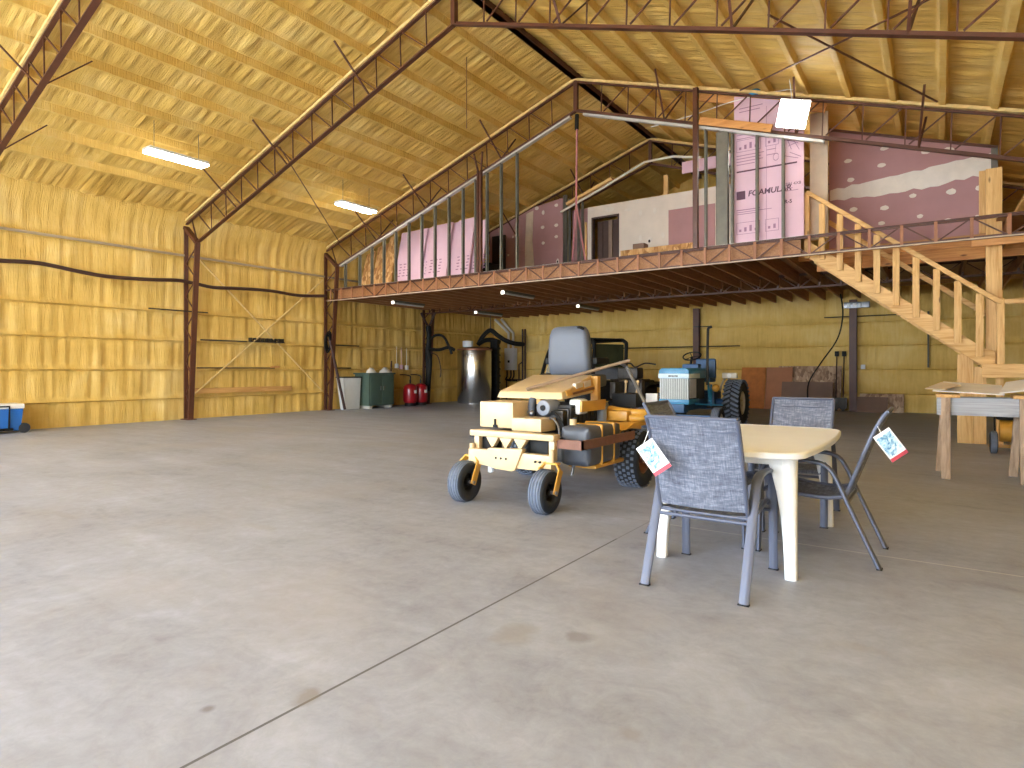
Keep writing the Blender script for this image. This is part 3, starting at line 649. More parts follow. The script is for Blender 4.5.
# lumber laid in the right half of frame 3
b = MB(); b.beam((-4.05,Y3-.12,6.42),(-2.65,Y3-.12,5.95), .05, .15, bev=.005); tag(b.build('lumber_plank', M['lumber_or']), 'orange plank laid on the frame chord above the upright pink board', 'lumber', 'loose lumber about the mezzanine')
b = MB(); b.beam((-4.15,Y3+.20,7.05),(-1.75,Y3+.20,6.24), .05, .17, bev=.005); tag(b.build('lumber_plank', M['lumber_or']), 'long orange plank under the roof behind the square panel light', 'lumber', 'loose lumber about the mezzanine')
rod('cord', bez([(-5.2,Y3+.1,6.62),(-4.3,Y3+.15,6.68),(-3.4,Y3+.1,6.75),(-2.4,Y3+.1,6.72),(-1.6,Y3+.1,6.55)], 4), .012, M['cloth'], 'pale cord strung through the frame beside the panel light', 'cord')
b = MB(); b.ball((-3.0,Y3+.0,6.78), .09, 10, (1.3,.7,.8)); tag(b.build('rope_bundle', M['blue']), 'small blue rope bundle tied to the frame above the pink board', 'rope')
# ================================================================== STAIRS
stair = thing('staircase', 'straight new lumber staircase climbing left from a landing to the mezzanine', 'staircase', (.6, 13.5, 0))
def sx_z(x): return 1.345 + (.65-x)*.785          # underside of the stringer
for y, m in ((13.10, 'lumber'), (14.05, 'lumber')):
    b = MB(); b.prism([(-2.12, sx_z(-2.12)-.03), (.62, sx_z(.62)-.02), (.78, 1.33), (.78, 1.60), (.62, sx_z(.62)+.29), (-2.12, sx_z(-2.12)+.30)], 'y', y, y+.045, .004); b.build('stringer', M['lumber'], stair)
nst = 12
for i in range(nst):
    x = .62-i*(2.72/nst); z = sx_z(x)+.19
    MB().box(x-.24, x+.02, 13.15, 14.05, z, z+.035, .004).build('tread', M['lumber_y'], stair)
    MB().box(x-.24, x-.22, 13.15, 14.05, z-.0+.03, z+.17).build('riser', M['lumber_or'], stair)
for x in (-1.835,-1.53,-1.23,-.93,-.63,-.33,-.03,.27,.57):
    MB().box(x-.052, x+.052, 13.05, 13.095, sx_z(x)+.10, sx_z(x)+1.17, .004).build('baluster', M['lumber_z'], stair)
MB().beam((-2.10, 13.07, sx_z(-2.10)+1.22), (.86, 13.07, sx_z(.86)+1.22), .09, .075, bev=.006).build('handrail', M['lumber'], stair)
MB().beam((-2.0, 14.07, sx_z(-2.0)+1.0), (.80, 14.07, sx_z(.80)+1.0), .045, .09, bev=.006).build('far_handrail', M['lumber'], stair)
MB().box(-2.14, -2.05, 13.03, 13.11, 3.45, sx_z(-2.1)+1.2, .005).build('top_newel', M['lumber_z'], stair)
MB().box(.80, .90, 13.03, 13.12, 1.15, 2.47, .005).build('newel_post', M['lumber_z'], stair)
MB().box(.66, .88, 13.20, 13.29, 1.36, 4.7, .005).build('tall_post', M['lumber_z'], stair)
MB().box(.60, 1.98, 13.06, 14.10, 1.32, 1.38, .004).build('landing_deck', M['lumber'], stair)
MB().box(.60, 1.98, 13.02, 13.06, 1.16, 1.385, .004).build('landing_rim', M['lumber'], stair)
MB().box(.90, 1.98, 13.03, 13.09, 2.38, 2.46, .004).build('landing_rail', M['lumber'], stair)
b = MB(); b.box(.27, .50, 13.42, 13.56, 0, sx_z(.40)+.02, .005); b.box(.50, .68, 13.44, 13.56, 0, 1.34, .005); b.build('support_post', M['lumber_z'], stair)
MB().box(.80, .90, 13.25, 13.34, 0, 1.32, .005).build('landing_post', M['lumber_z'], stair)
MB().box(1.86, 1.96, 13.25, 13.34, 0, 1.32, .005).build('landing_post', M['lumber_z'], stair)
b = MB(); b.box(.62, .80, YD-.055, YD-.01, 3.83, 5.0, .004); tag(b.build('lumber_stud', M['lumber_z']), 'orange lumber upright on the mezzanine at the right end of the purple stair wall', 'lumber', 'loose lumber about the mezzanine')
b = MB(); b.beam((1.05, 14.2, 3.84), (1.35, 14.6, 4.5), .045, .14, bev=.004); tag(b.build('lumber_plank', M['lumber_z']), 'loose plank leaning in the dark corner right of the stair wall', 'lumber', 'loose lumber about the mezzanine')
b = MB(); b.box(.45, 1.95, Y3+.05, Y3+.10, 3.34, 3.46, .004); tag(b.build('lumber_plank', M['lumber_or']), 'short plank under the front beam at the tall stair post', 'lumber', 'loose lumber about the mezzanine')
# ================================================================== PATIO SET
def sling_ring(path, w, t=.006):
    # path of (y, z); sheet of width w
    b = MB(); A = []
    for i, (y, z) in enumerate(path):
        A.append([(-w/2, y, z), (w/2, y, z)])
    top = []
    for i, (y, z) in enumerate(path):
        y0, z0 = path[max(0, i-1)]; y1, z1 = path[min(len(path)-1, i+1)]
        L = math.hypot(y1-y0, z1-z0); ny, nz = -(z1-z0)/L, (y1-y0)/L
        row = []
        for k in range(9):
            u = k/8; sag = -.012*math.sin(math.pi*u)
            row.append((-w/2+w*u, y+ny*sag, z+nz*sag))
        for k in range(8, -1, -1):
            u = k/8; sag = -.012*math.sin(math.pi*u)-t
            row.append((-w/2+w*u, y+ny*sag, z+nz*sag))
        top.append(row)
    b.loft(top); return b
def make_chair(label):
    r = thing('patio_chair', label, 'chair', (0,0,0), 'sling chairs around the white table')
    back = [(v.y, v.z) for v in bez([(0,-.415,1.02),(0,-.385,.975),(0,-.33,.86),(0,-.25,.65),(0,-.185,.47)], 4)]
    seat = [(v.y, v.z) for v in bez([(0,-.17,.445),(0,-.05,.425),(0,.12,.435),(0,.26,.46),(0,.325,.455),(0,.345,.43)], 4)]
    for s in (-1, 1):
        x = s*.262
        MB().tube([(x, y, z) for y, z in back] + [(x, y, z-.0) for y, z in seat], .0135, 8).build('side_rail', M['frame'], r)
        x = s*.288
        b = MB(); pts = bez([(x,-.375,.0),(x,-.285,.20),(x,-.195,.40),(x,-.115,.58),(x,-.055,.648),(x,.04,.668),(x,.20,.665),(x,.30,.645),(x,.345,.58),(x,.36,.40),(x,.372,.0)], 4)
        b.tube(pts, .030, 8, sq=(.98,.52), up=(0,1,0)); b.build('leg_frame', M['frame'], r)
        for y in (-.375, .372): b = MB(); b.box(x-.031, x+.031, y-.017, y+.017, 0, .008, .003); b.build('foot_cap', M['black'], r)
    MB().tube([(-.262,-.415,1.02),(.262,-.415,1.02)], .012, 8).build('top_rail', M['frame'], r)
    MB().tube([(-.285,-.19,.405),(.285,-.19,.405)], .011, 8).build('rear_stretcher', M['frame'], r)
    MB().tube([(-.285,-.175,.43),(.285,-.175,.43)], .009, 8).build('rear_stretcher', M['frame'], r)
    MB().tube([(-.285,.30,.40),(.285,.30,.40)], .011, 8).build('front_stretcher', M['frame'], r)
    sling_ring(back, .51).build('backrest', M['fabric'], r, 60)
    sling_ring(seat, .51).build('seat', M['fabric'], r, 60)
    b = MB(); b.tube([(-.255,-.378,.945),(.255,-.378,.945)], .006, 6); b.build('hem_seam', M['frame'], r)
    return r
c1 = make_chair('grey sling patio chair nearest the camera, its back turned to the viewer')
c1.location = (-1.17, 3.89, 0)
c3 = dup(c1, (-.69, 4.935, 0), R(90), 'grey sling patio chair right of the white table, seen from its side')
c4 = dup(c1, (-1.06, 5.98, 0), R(180), 'grey sling patio chair at the far end of the white table')
c2 = dup(c1, (-1.53, 4.93, 0), R(-90), 'grey sling patio chair left of the table, mostly hidden behind the nearest chair')
tb = thing('patio_table', 'white resin patio table with bowed sides and splayed legs', 'table', (-1.15, 4.93, 0))
def tbl_outline(k):
    pts = []; hx, hy, n = .465-k, .965-k, 12
    cr = .15
    for cx, cy, a0 in ((1,1,0),(-1,1,90),(-1,-1,180),(1,-1,270)):
        for i in range(7):
            a = R(a0+i*15); pts.append((cx*(hx-cr)+cr*math.cos(a), cy*(hy-cr)+cr*math.sin(a)))
    out = []
    for i, (x, y) in enumerate(pts):
        x2, y2 = pts[(i+1) % len(pts)]
        m = 10 if abs(y2-y) > .5 or abs(x2-x) > .5 else 1
        for j in range(m): out.append((x+(x2-x)*j/m, y+(y2-y)*j/m))
    return [(-1.15 + x*(1+.13*(1-(y/.965)**2)), 4.95+y*(1+.03*(1-(x/.465)**2))) for x, y in out]
b = MB(); rings = [[(x, y, z) for x, y in tbl_outline(k)] for k, z in ((.03,.752),(.004,.752),(.0,.758),(.0,.782),(.006,.790),(.016,.793),(.02,.790))]
b.loft(rings); b.build('tabletop', M['table'], tb, 14)
for sx, sy in ((-1,-1),(1,-1),(1,1),(-1,1)):
    fx, fy = -1.165+sx*.415, 4.91+sy*.79
    rg = []
    for t in (0,.05,.15,.3,.5,.7,.85,1):
        z = .755*t; w = .036+.010*t+.048*t**3; d = .030+.010*t+.03*t**3
        cx = fx - sx*(.02*t+.05*t**3); cy = fy - sy*(.03*t+.05*t**3)
        rg.append([(cx+w*math.copysign(abs(math.cos(a))**.6, math.cos(a)), cy+d*math.copysign(abs(math.sin(a))**.6, math.sin(a)), z) for a in [2*math.pi*i/16 for i in range(16)]])
    MB().loft(rg).build('leg', M['table_leg'], tb, 50)
b = MB(); b.box(-1.52,-.80,4.12,4.15,.70,.755); b.box(-1.52,-.80,5.72,5.75,.70,.755); b.box(-1.52,-1.49,4.15,5.72,.71,.755); b.box(-.83,-.80,4.15,5.72,.71,.755); b.build('apron', M['table_leg'], tb)
def hang_tag(loc, yaw, tilt, label, top):
    r = thing('hang_tag', label, 'tag', loc, 'cardboard tags hanging on the chairs')
    Mx = Matrix.Rotation(yaw, 4, 'Z') @ Matrix.Rotation(tilt, 4, 'Y')
    L = Vector(loc)
    def bx(x0,x1,y0,y1,z0,z1):
        b = MB(); b.box(x0,x1,y0,y1,z0,z1,0,Matrix.Translation(L) @ Mx); return b
    bx(-.058,.058,-.001,.001,-.195,0).build('card', M['tagwhite'], r)
    bx(-.050,.050,-.0025,-.0012,-.162,-.02).build('picture', M['tagpic'], r)
    bx(-.058,.058,-.0028,-.0012,-.195,-.172).build('red_band', M['tagred'], r)
    MB().tube([L, top], .0025, 5).build('string', M['tagwhite'], r)
    return r
hang_tag((-1.432, 3.44, .862), R(12), R(-36), 'white picture tag with a red foot on the back of the nearest chair', (-1.43, 3.505, .93))
hang_tag((-.305, 4.60, .895), R(25), R(-36), 'white picture tag with a red foot on the back of the right hand chair', (-.33, 4.67, .93))
# ================================================================== RIDING MOWER (its rear faces the camera)
mw = thing('riding_mower', 'tan riding mower on two caster wheels, grey seat facing away', 'mower', (-3.4, 5.8, 0))
def wheel(parent, c, r, w, name, tread=True, lugs=None, hub=None, hubr=.5, side=1):
    Mx = Matrix.Translation(c) @ Matrix.Rotation(R(90)*side, 4, 'Y')
    k = w/2
    prof = [(r*hubr, -k*.75), (r*(hubr+.08), -k*.92), (r*.80, -k), (r*.93, -k*.88), (r*.985, -k*.6), (r, -k*.25), (r, k*.25), (r*.985, k*.6), (r*.93, k*.88), (r*.80, k), (r*(hubr+.08), k*.92), (r*hubr, k*.75)]
    t = MB().lathe(prof, 36, Mx).build(name, M['rubber'], parent, 50)
    if tread:
        b = MB(); b.lathe([(r*.965, -k*.78), (r*.992, -k*.6), (r*1.006, -k*.25), (r*1.006, k*.25), (r*.992, k*.6), (r*.965, k*.78)], 36, Mx)
        for off in (-.55,-.2,.2,.55):
            ring = [Mx @ Vector(((r+.001)*math.cos(2*math.pi*i/36), (r+.001)*math.sin(2*math.pi*i/36), k*off)) for i in range(36)]
            b.tube(ring, w*.055, 5, closed=True)
        b.build('tread_rib', M['tread'], t)
    if lugs:
        b = MB(); n, ang = lugs
        for i in range(n):
            for s in (-1, 1) if ang else ():
                a = 2*math.pi*(i+.25*s)/n
                e = Mx @ Matrix.Rotation(a, 4, 'Z')
                b.beam(e @ Vector((r*1.0, 0, s*k*.06)), e @ Vector((r*.965, ang*r, s*k*.95)), r*.085, r*.10, e.to_3x3() @ Vector((1,0,0)))
            for j in range(5) if not ang else ():
                e = Mx @ Matrix.Rotation(2*math.pi*(i+.5*(j % 2))/n, 4, 'Z'); q = k*(-.72+.36*j)
                b.beam(e @ Vector((r*1.0, -r*.05, q)), e @ Vector((r*1.0, r*.05, q)), k*.22, r*.05, e.to_3x3() @ Vector((1,0,0)))
        b.build('tread_lugs', M['tread'], t)
    b = MB(); h = hub or M['metal']
    b.lathe([(0,-k*.3),(r*.14,-k*.3),(r*.14,-k*.12),(r*hubr*.8,-k*.12),(r*hubr*.95,-k*.7),(r*(hubr+.05),-k*.78),(r*(hubr+.05),-k*.6),(r*(hubr+.0),-k*.5),(r*hubr,k*.5),(r*(hubr+.05),k*.6),(r*(hubr+.05),k*.78),(r*hubr*.95,k*.7),(r*hubr*.8,k*.12),(r*.16,k*.12),(r*.16,k*.75),(0,k*.8)], 24, Mx)
    b.build('hub', h, t, 45); return t
def caster(x):
    y = 4.745; r = .195
    wheel(mw, (x, y, r), r, .16, 'caster_wheel', True, None, M['metal_dark'], .46)
    b = MB()
    for s in (-1, 1):
        xx = x+s*.105
        b.beam((xx, y, r-.02), (xx, y+.10, .385), .075, .014, (1,0,0), .004); b.beam((xx, y+.095, .375), (x+s*.05, y+.125, .435), .07, .014, (1,0,0), .003)
    b.beam((x-.075, y+.12, .435), (x+.075, y+.12, .435), .06, .016)
    b.build('caster_fork', M['tan_deep'], mw)
    MB().cyl((x-.125,y,r), (x+.125,y,r), .016).build('axle_bolt', M['metal'], mw)
    MB().cyl((x,y+.12,.43), (x,y+.12,.56), .026).build('caster_pivot', M['tan'], mw)
caster(-3.85); caster(-2.92)
b = MB(); b.prism([(-3.87,.515),(-3.64,.505),(-3.62,.53),(-3.22,.545),(-3.31,.34),(-3.35,.325),(-3.55,.335),(-3.62,.36),(-3.87,.365)], 'y', 4.83, 4.90, .006); b.build('axle_plate', M['tan'], mw)
b = MB(); b.box(-3.30,-2.92,4.85,4.93,.355,.505,.008); b.build('axle_beam', M['tan'], mw)
for x in (-3.53,-3.47,-3.41,-3.08,-3.03): MB().cyl((x,4.825,.44),(x,4.84,.44),.011,n=10).build('plate_hole', M['black'], mw)
b = MB(); b.box(-3.88,-2.90,4.86,4.98,.635,.695,.012); b.build('bumper_bar', M['tan'], mw)
for x in (-3.82,-2.945): b = MB(); b.box(x-.03,x+.03,4.90,4.96,.45,.64,.006); b.build('bumper_post', M['tan'], mw)
b = MB(); 
for x in (-3.62,-3.46,-3.29): b.prism([(x-.075,.63),(x+.075,.63),(x+.01,.535),(x-.01,.535)], 'y', 4.89, 4.95, .004)
b.build('bumper_gusset', M['tan'], mw)
b = MB(); b.box(-3.82,-3.66,4.96,5.12,.44,.62,.01); b.build('dark_gap_box', M['black'], mw); b = MB(); b.box(-3.22,-3.02,4.96,5.12,.44,.62,.01); b.build('dark_gap_box', M['black'], mw)  # black boxes stand in for the dark gaps between bumper and axle
b = MB(); b.box(-3.95,-3.53,5.12,5.55,.70,.965,.014); b.build('battery_box', M['tan'], mw)
b = MB(); b.box(-3.77,-3.72,5.105,5.125,.70,.73); b.box(-3.753,-3.737,5.10,5.12,.72,.79); b.build('box_latch', M['black'], mw)
b = MB(); b.box(-3.52,-3.17,5.08,5.36,.685,.815,.010); b.build('small_box', M['tan'], mw)
for x in (-3.80,-3.06): b = MB(); b.box(x-.03,x+.03,4.98,7.2,.56,.64,.004); b.build('chassis_rail', M['tan_deep'], mw)
b = MB(); b.box(-3.99,-2.99,5.0,6.9,.60,.64,.004); b.build('chassis_plate', M['metal_dark'], mw)
b = MB(); b.box(-3.52,-3.10,5.5,6.2,.64,.90,.02); b.box(-3.45,-3.12,5.42,5.55,.70,.88,.02)
for i in range(7): b.box(-3.53,-3.09,5.52+i*.09,5.56+i*.09,.66,.93)
b.build('engine_block', M['metal_dark'], mw)
b = MB(); b.lathe([(.0,0),(.03,0),(.032,-.015),(.05,-.02),(.078,-.01),(.086,.02),(.086,.20),(0,.20)], 24, Matrix.Translation((-3.315,5.36,.905)) @ Matrix.Rotation(R(-90),4,'X')); b.build('air_cleaner', M['grey_cover'], mw)
b = MB(); b.cyl((-3.315,5.335,.905),(-3.315,5.36,.905),.028); b.build('cleaner_port', M['black'], mw)
b = MB(); b.tube(bez([(-3.50,5.45,.99),(-3.50,5.42,.92),(-3.49,5.42,.84)],4), .038, 10); b.build('breather_hose', M['grey_vinyl'], mw)
b = MB(); b.ball((-3.47,5.38,.845), .035, 10); b.ball((-3.55,5.40,.855), .028, 10); b.build('carburettor_bowl', M['metal'], mw)
MB().tube(bez([(-3.20,5.28,.80),(-3.08,5.15,.82),(-2.96,5.05,.76),(-2.91,4.99,.66)],5), .010, 6).build('fuel_line', M['metal'], mw)
MB().tube(bez([(-3.25,5.4,.86),(-3.12,5.3,.84),(-3.05,5.3,.74),(-3.02,5.25,.66)],5), .016, 6).build('fuel_line', M['black'], mw)
b = MB(); b.cyl((-3.12,5.6,.66),(-3.12,5.6,.80),.05); b.build('oil_filter', M['blue_dark'], mw)
b = MB(); b.cyl((-3.05,6.15,.64),(-3.05,6.15,.90),.055); b.build('vent_hose', M['grey_cover'], mw)
b = MB(); b.box(-3.17,-3.03,5.62,5.80,.83,.99,.035); b.build('overflow_bottle', M['white_plastic'], mw)
b = MB(); b.box(-3.03,-3.0,5.60,6.15,.86,.97,.004); b.build('side_bracket', M['tan_deep'], mw)
# hood: wedge that rises toward the seat
hd = MB(); hd.hexa([(-4.01,5.50,.985),(-3.17,5.50,.985),(-3.27,6.42,1.03),(-4.14,6.42,1.03),(-3.99,5.53,1.06),(-3.20,5.53,1.06),(-3.31,6.42,1.235),(-4.12,6.42,1.235)], .016); hood = hd.build('hood', M['tan'], mw)
b = MB(); b.hexa([(-3.20,5.62,1.02),(-3.177,5.62,1.02),(-3.255,6.38,1.06),(-3.28,6.38,1.06),(-3.22,5.62,1.07),(-3.195,5.62,1.07),(-3.285,6.38,1.20),(-3.31,6.38,1.20)]); b.build('side_decal', M['tan_deep'], hood)
b = MB(); b.hexa([(-3.21,5.75,1.030),(-3.185,5.75,1.030),(-3.248,6.36,1.07),(-3.27,6.36,1.07),(-3.215,5.75,1.05),(-3.19,5.75,1.05),(-3.253,6.36,1.10),(-3.275,6.36,1.10)]); b.build('red_stripe', M['rust'], hood)
for k in range(2): 
    b = MB(); y0 = 5.86+k*.24; f = (y0-5.5)/.92; x = -3.19-.09*f
    b.hexa([(x-.03,y0,1.075+.03*f),(x+.012,y0,1.075+.03*f),(x-.010,y0+.2,1.085+.04*f),(x-.05,y0+.2,1.085+.04*f),(x-.03,y0,1.125+.05*f),(x+.008,y0,1.125+.05*f),(x-.014,y0+.2,1.14+.06*f),(x-.05,y0+.2,1.14+.06*f)]); b.build('name_plate', M['mud'], hood)
b = MB(); b.box(-3.31,-3.22,6.38,6.46,.64,1.22,.006); b.build('seat_support', M['tan_deep'], mw)
b = MB(); b.box(-4.05,-3.99,6.38,6.46,.64,1.20,.006); b.build('seat_support', M['tan_deep'], mw)
# seat
def seat_sec(z, w, y0, y1):
    n = 20; out = []
    for i in range(n):
        a = 2*math.pi*i/n; cx, cy = math.cos(a), math.sin(a)
        out.append((-3.70 + w*math.copysign(abs(cx)**.45, cx), (y0+y1)/2+(y1-y0)/2*math.copysign(abs(cy)**.5, cy), z))
    return out
b = MB(); b.loft([seat_sec(z, w, y0, y1) for z, w, y0, y1 in ((1.22,.245,6.56,6.66),(1.26,.275,6.53,6.68),(1.40,.285,6.51,6.68),(1.58,.278,6.50,6.68),(1.70,.262,6.50,6.67),(1.775,.238,6.51,6.66),(1.81,.205,6.53,6.65),(1.822,.15,6.55,6.63))]); b.build('seat_back', M['grey_vinyl'], mw, 60)
b = MB(); b.box(-3.97,-3.44,6.60,7.10,1.08,1.24,.05); b.build('seat_cushion', M['grey_vinyl'], mw)
b = MB(); b.tube(bez([(-3.55,6.53,1.80),(-3.51,6.50,1.80),(-3.47,6.52,1.775)],3), .018, 6); b.build('seat_handle', M['black'], mw)
for x in (-4.03,-3.37): b = MB(); b.box(x-.03,x+.03,6.6,6.95,1.36,1.44,.02); b.build('armrest', M['black'], mw)
# fuel tank with straps on the right hand side, angle iron guard around it
b = MB(); b.box(-3.02,-2.70,5.18,5.90,.37,.755,.06); ft = b.build('fuel_tank', M['tank_poly'], mw, 60)
MB().cyl((-2.95,5.32,.75),(-2.95,5.32,.81),.035,n=12).build('tank_cap', M['tan'], ft)
for y in (5.45,5.72): b = MB(); b.box(-3.028,-2.692,y-.016,y+.016,.362,.763,.062); b.build('tank_strap', M['tan_deep'], ft, 60)
b = MB(); b.box(-3.02,-2.72,5.35,6.0,.335,.37,.004); b.build('tank_shelf', M['tan_deep'], mw)
b = MB(); b.cyl((-2.90,5.24,.38),(-2.91,5.22,.27),.012); b.ball((-2.90,5.24,.37),.022,8); b.build('drain_cock', M['metal'], mw)
b = MB(); b.box(-2.94,-2.64,4.945,4.965,.565,.65); b.box(-2.94,-2.64,4.965,5.0,.565,.575); b.box(-2.66,-2.64,4.945,6.10,.565,.65); b.box(-2.69,-2.66,4.965,6.10,.565,.575); b.build('angle_guard', M['rust'], mw)
# drive wheels
for x in (-2.775, -4.13): wheel(mw, (x, 6.42, .315), .315, .27, 'drive_wheel', False, (30, 0), M['rust'], .52)
b = MB(); b.cyl((-4.0,6.42,.315),(-2.9,6.42,.315),.06); b.box(-3.7,-3.2,6.2,6.65,.22,.5,.03); b.build('transaxle', M['metal_dark'], mw)
b = MB(); b.prism([(5.98,.66),(6.2,.72),(6.7,.73),(6.95,.70),(6.95,.66),(6.7,.68),(6.2,.67)], 'x', -3.05, -2.70, .008); b.build('wheel_fender', M['tan_deep'], mw)
b = MB(); b.box(-3.12,-2.80,6.25,6.62,.73,.84,.012); b.build('tool_tray', M['tan_deep'], mw)
b = MB(); b.tube(bez([(-3.1,6.45,.84),(-2.85,6.40,.82),(-2.66,6.48,.82),(-2.60,6.75,.86)],5), .045, 10); b.tube(bez([(-2.95,6.35,.77),(-2.72,6.36,.76),(-2.62,6.5,.80),(-2.60,6.72,.88)],5), .04, 10); b.build('discharge_chute', M['tan_deep'], mw)
b = MB(); b.box(-3.12,-2.82,6.55,6.85,.86,1.02,.012); b.build('control_box', M['black'], mw)
b = MB(); b.box(-2.80,-2.66,6.78,6.82,.90,1.02,.006); b.build('warning_plate', M['white_app'], mw)
b = MB(); b.box(-3.22,-2.92,6.95,7.05,.92,1.16,.012); b.box(-3.22,-3.15,6.70,7.05,.95,1.15,.01); b.build('console', M['metal_dark'], mw)
for x, t_ in ((-3.12,.02),(-2.98,.03)): b = MB(); b.cyl((x,6.93,1.0),(x+t_,6.90,1.14),.012); b.ball((x+t_,6.90,1.15),.022,8); b.build('control_lever', M['tan'], mw)
b = MB(); b.tube([(-3.64,5.545,1.085),(-2.90,6.54,1.40)], .018, 8); b.build('handle_bar', M['rod'], mw)
b = MB(); b.tube([(-3.0,6.50,1.375),(-2.96,6.60,1.33),(-2.56,6.36,.80)], .02, 8, sq=(1,1)); b.build('handle_strut', M['metal'], mw)
b = MB(); b.box(-4.15,-2.65,7.2,8.35,.10,.28,.05); b.build('mower_deck', M['tan_deep'], mw)
b = MB(); b.cyl((-3.66,4.93,.28),(-3.66,4.93,.345),.035); b.build('grease_cup', M['white_app'], mw)
# ================================================================== BLUE TRACTOR
tr = thing('farm_tractor', 'blue compact tractor facing the camera with white grille slats', 'tractor', (-4.6, 13.9, 0))
X0, X1 = -4.98, -4.32
b = MB(); b.prism([(X0,1.10),(X1,1.10),(X1,1.27),(X1-.06,1.325),(X0+.06,1.325),(X0,1.27)], 'y', 12.78, 14.1, .015); b.build('hood', M['blue'], tr)
b = MB(); b.box(X0-.006,X1+.006,12.765,13.5,1.105,1.205,.006); st_ = b.build('hood_stripe', M['stripe'], tr)
b = MB()
for i, x in enumerate((-4.74,-4.70,-4.655,-4.61,-4.57)): b.box(x-.013,x+.013,12.755,12.766,1.135+.004*(i % 2),1.17)
b.build('hood_badge', M['metal_dark'], st_)
b = MB(); b.box(X0+.02,X1-.02,12.83,13.9,.64,1.10); b.build('grille_back', M['dark_slot'], tr)
for i in range(16):
    x = X0+.03+i*(X1-X0-.06)/15; MB().box(x-.011,x+.011,12.80,12.84,.66,1.10).build('grille_slat', M['slat'], tr)
for i in range(6):
    y = 12.90+i*.075; MB().box(X1-.03,X1-.005,y-.018,y+.018,.68,1.09).build('side_slat', M['slat'], tr)
b = MB(); b.box(X0,X1,12.79,13.5,.55,.66,.02); b.build('grille_base', M['blue'], tr)
b = MB(); b.box(X0+.05,X1-.08,12.72,13.0,.38,.56,.02); b.build('front_weight', M['blue_dark'], tr)
b = MB(); b.box(-4.80,-4.45,13.0,14.6,.40,.75,.03); b.box(-4.78,-4.47,13.3,14.2,.7,1.05,.03); b.build('engine_block', M['blue_dark'], tr)
b = MB(); b.beam((-5.35,13.05,.28),(-3.80,13.05,.28),.09,.09,bev=.01); b.build('front_axle', M['blue_dark'], tr)
for x in (-5.36,-3.80): wheel(tr, (x,13.05,.25), .25, .20, 'front_wheel', True, None, M['beige_paint'], .5)
for x in (-5.33,-3.87): wheel(tr, (x,14.75,.52), .52, .37, 'rear_wheel', False, (30,.16), M['beige_paint'], .52)
b = MB(); b.cyl((-5.2,14.75,.52),(-4.0,14.75,.52),.09); b.box(-4.9,-4.3,14.5,15.1,.36,.8,.04); b.build('rear_axle', M['blue_dark'], tr)
for x in (-5.33,-3.87):
    b = MB(); ring = []
    for i in range(9):
        a = R(15+i*17); ring.append((14.75+.60*math.cos(a), .52+.60*math.sin(a)))
    poly = ring + [(14.75+.57*math.cos(R(15+i*17)), .52+.57*math.sin(R(15+i*17))) for i in range(8,-1,-1)]
    b.prism(poly + [], 'x', *((x-.235, x-.20) if x > -4.6 else (x+.20, x+.235))); b.build('fender', M['beige_paint'], tr)
b = MB(); b.box(-4.05,-3.72,14.22,14.34,1.09,1.22,.03); b.build('fender_lamp', M['beige_paint'], tr)
MB().cyl((-3.88,14.21,1.155),(-3.88,14.225,1.155),.05).build('lamp_lens', M['white_app'], tr)
Mx = Matrix.Translation((-4.64,13.95,1.60)) @ Matrix.Rotation(R(28),4,'X')
b = MB(); b.tube([Mx @ Vector((.20*math.cos(2*math.pi*i/24),.20*math.sin(2*math.pi*i/24),0)) for i in range(24)], .016, 6, closed=True)
for i in range(3): b.tube([Mx @ Vector((0,0,-.02)), Mx @ Vector((.2*math.cos(i*2.09),.2*math.sin(i*2.09),0))], .009, 5)
b.build('steering_wheel', M['black'], tr)
MB().cyl((-4.64,13.75,1.15),(-4.64,13.94,1.58),.03).build('steering_column', M['black'], tr)
b = MB(); b.box(-4.80,-4.42,13.72,13.95,1.05,1.42,.04); b.build('dash', M['blue_dark'], tr)
b = MB(); b.box(-4.78,-4.30,14.60,14.72,1.06,1.55,.06); b.box(-4.78,-4.30,14.2,14.65,1.0,1.10,.04); b.build('seat', M['blue_dark'], tr)
b = MB(); b.tube(bez([(-4.20,13.66,.95),(-4.20,13.66,1.5),(-4.19,13.66,2.08),(-4.17,13.64,2.20),(-4.10,13.62,2.23)],5), .03, 8); b.build('exhaust_pipe', M['metal_dark'], tr)
MB().tube([(-4.16,13.64,2.24),(-4.50,13.68,2.25)], .012, 6).build('exhaust_rod', M['metal_dark'], tr)
b = MB(); b.beam((-4.05,13.35,.62),(-4.35,14.2,1.0),.05,.03); b.beam((-4.3,13.2,.55),(-3.95,13.9,.50),.05,.03); b.beam((-4.1,13.6,.5),(-4.25,14.1,.95),.04,.02); b.build('linkage', M['blue'], tr)
b = MB(); b.box(-4.3,-3.95,13.9,14.4,.42,.46,.005); b.build('foot_plate', M['metal_dark'], tr)
b = MB(); b.ball((-4.12,14.0,.88), .09, 12); b.build('horn', M['tan_deep'], tr)
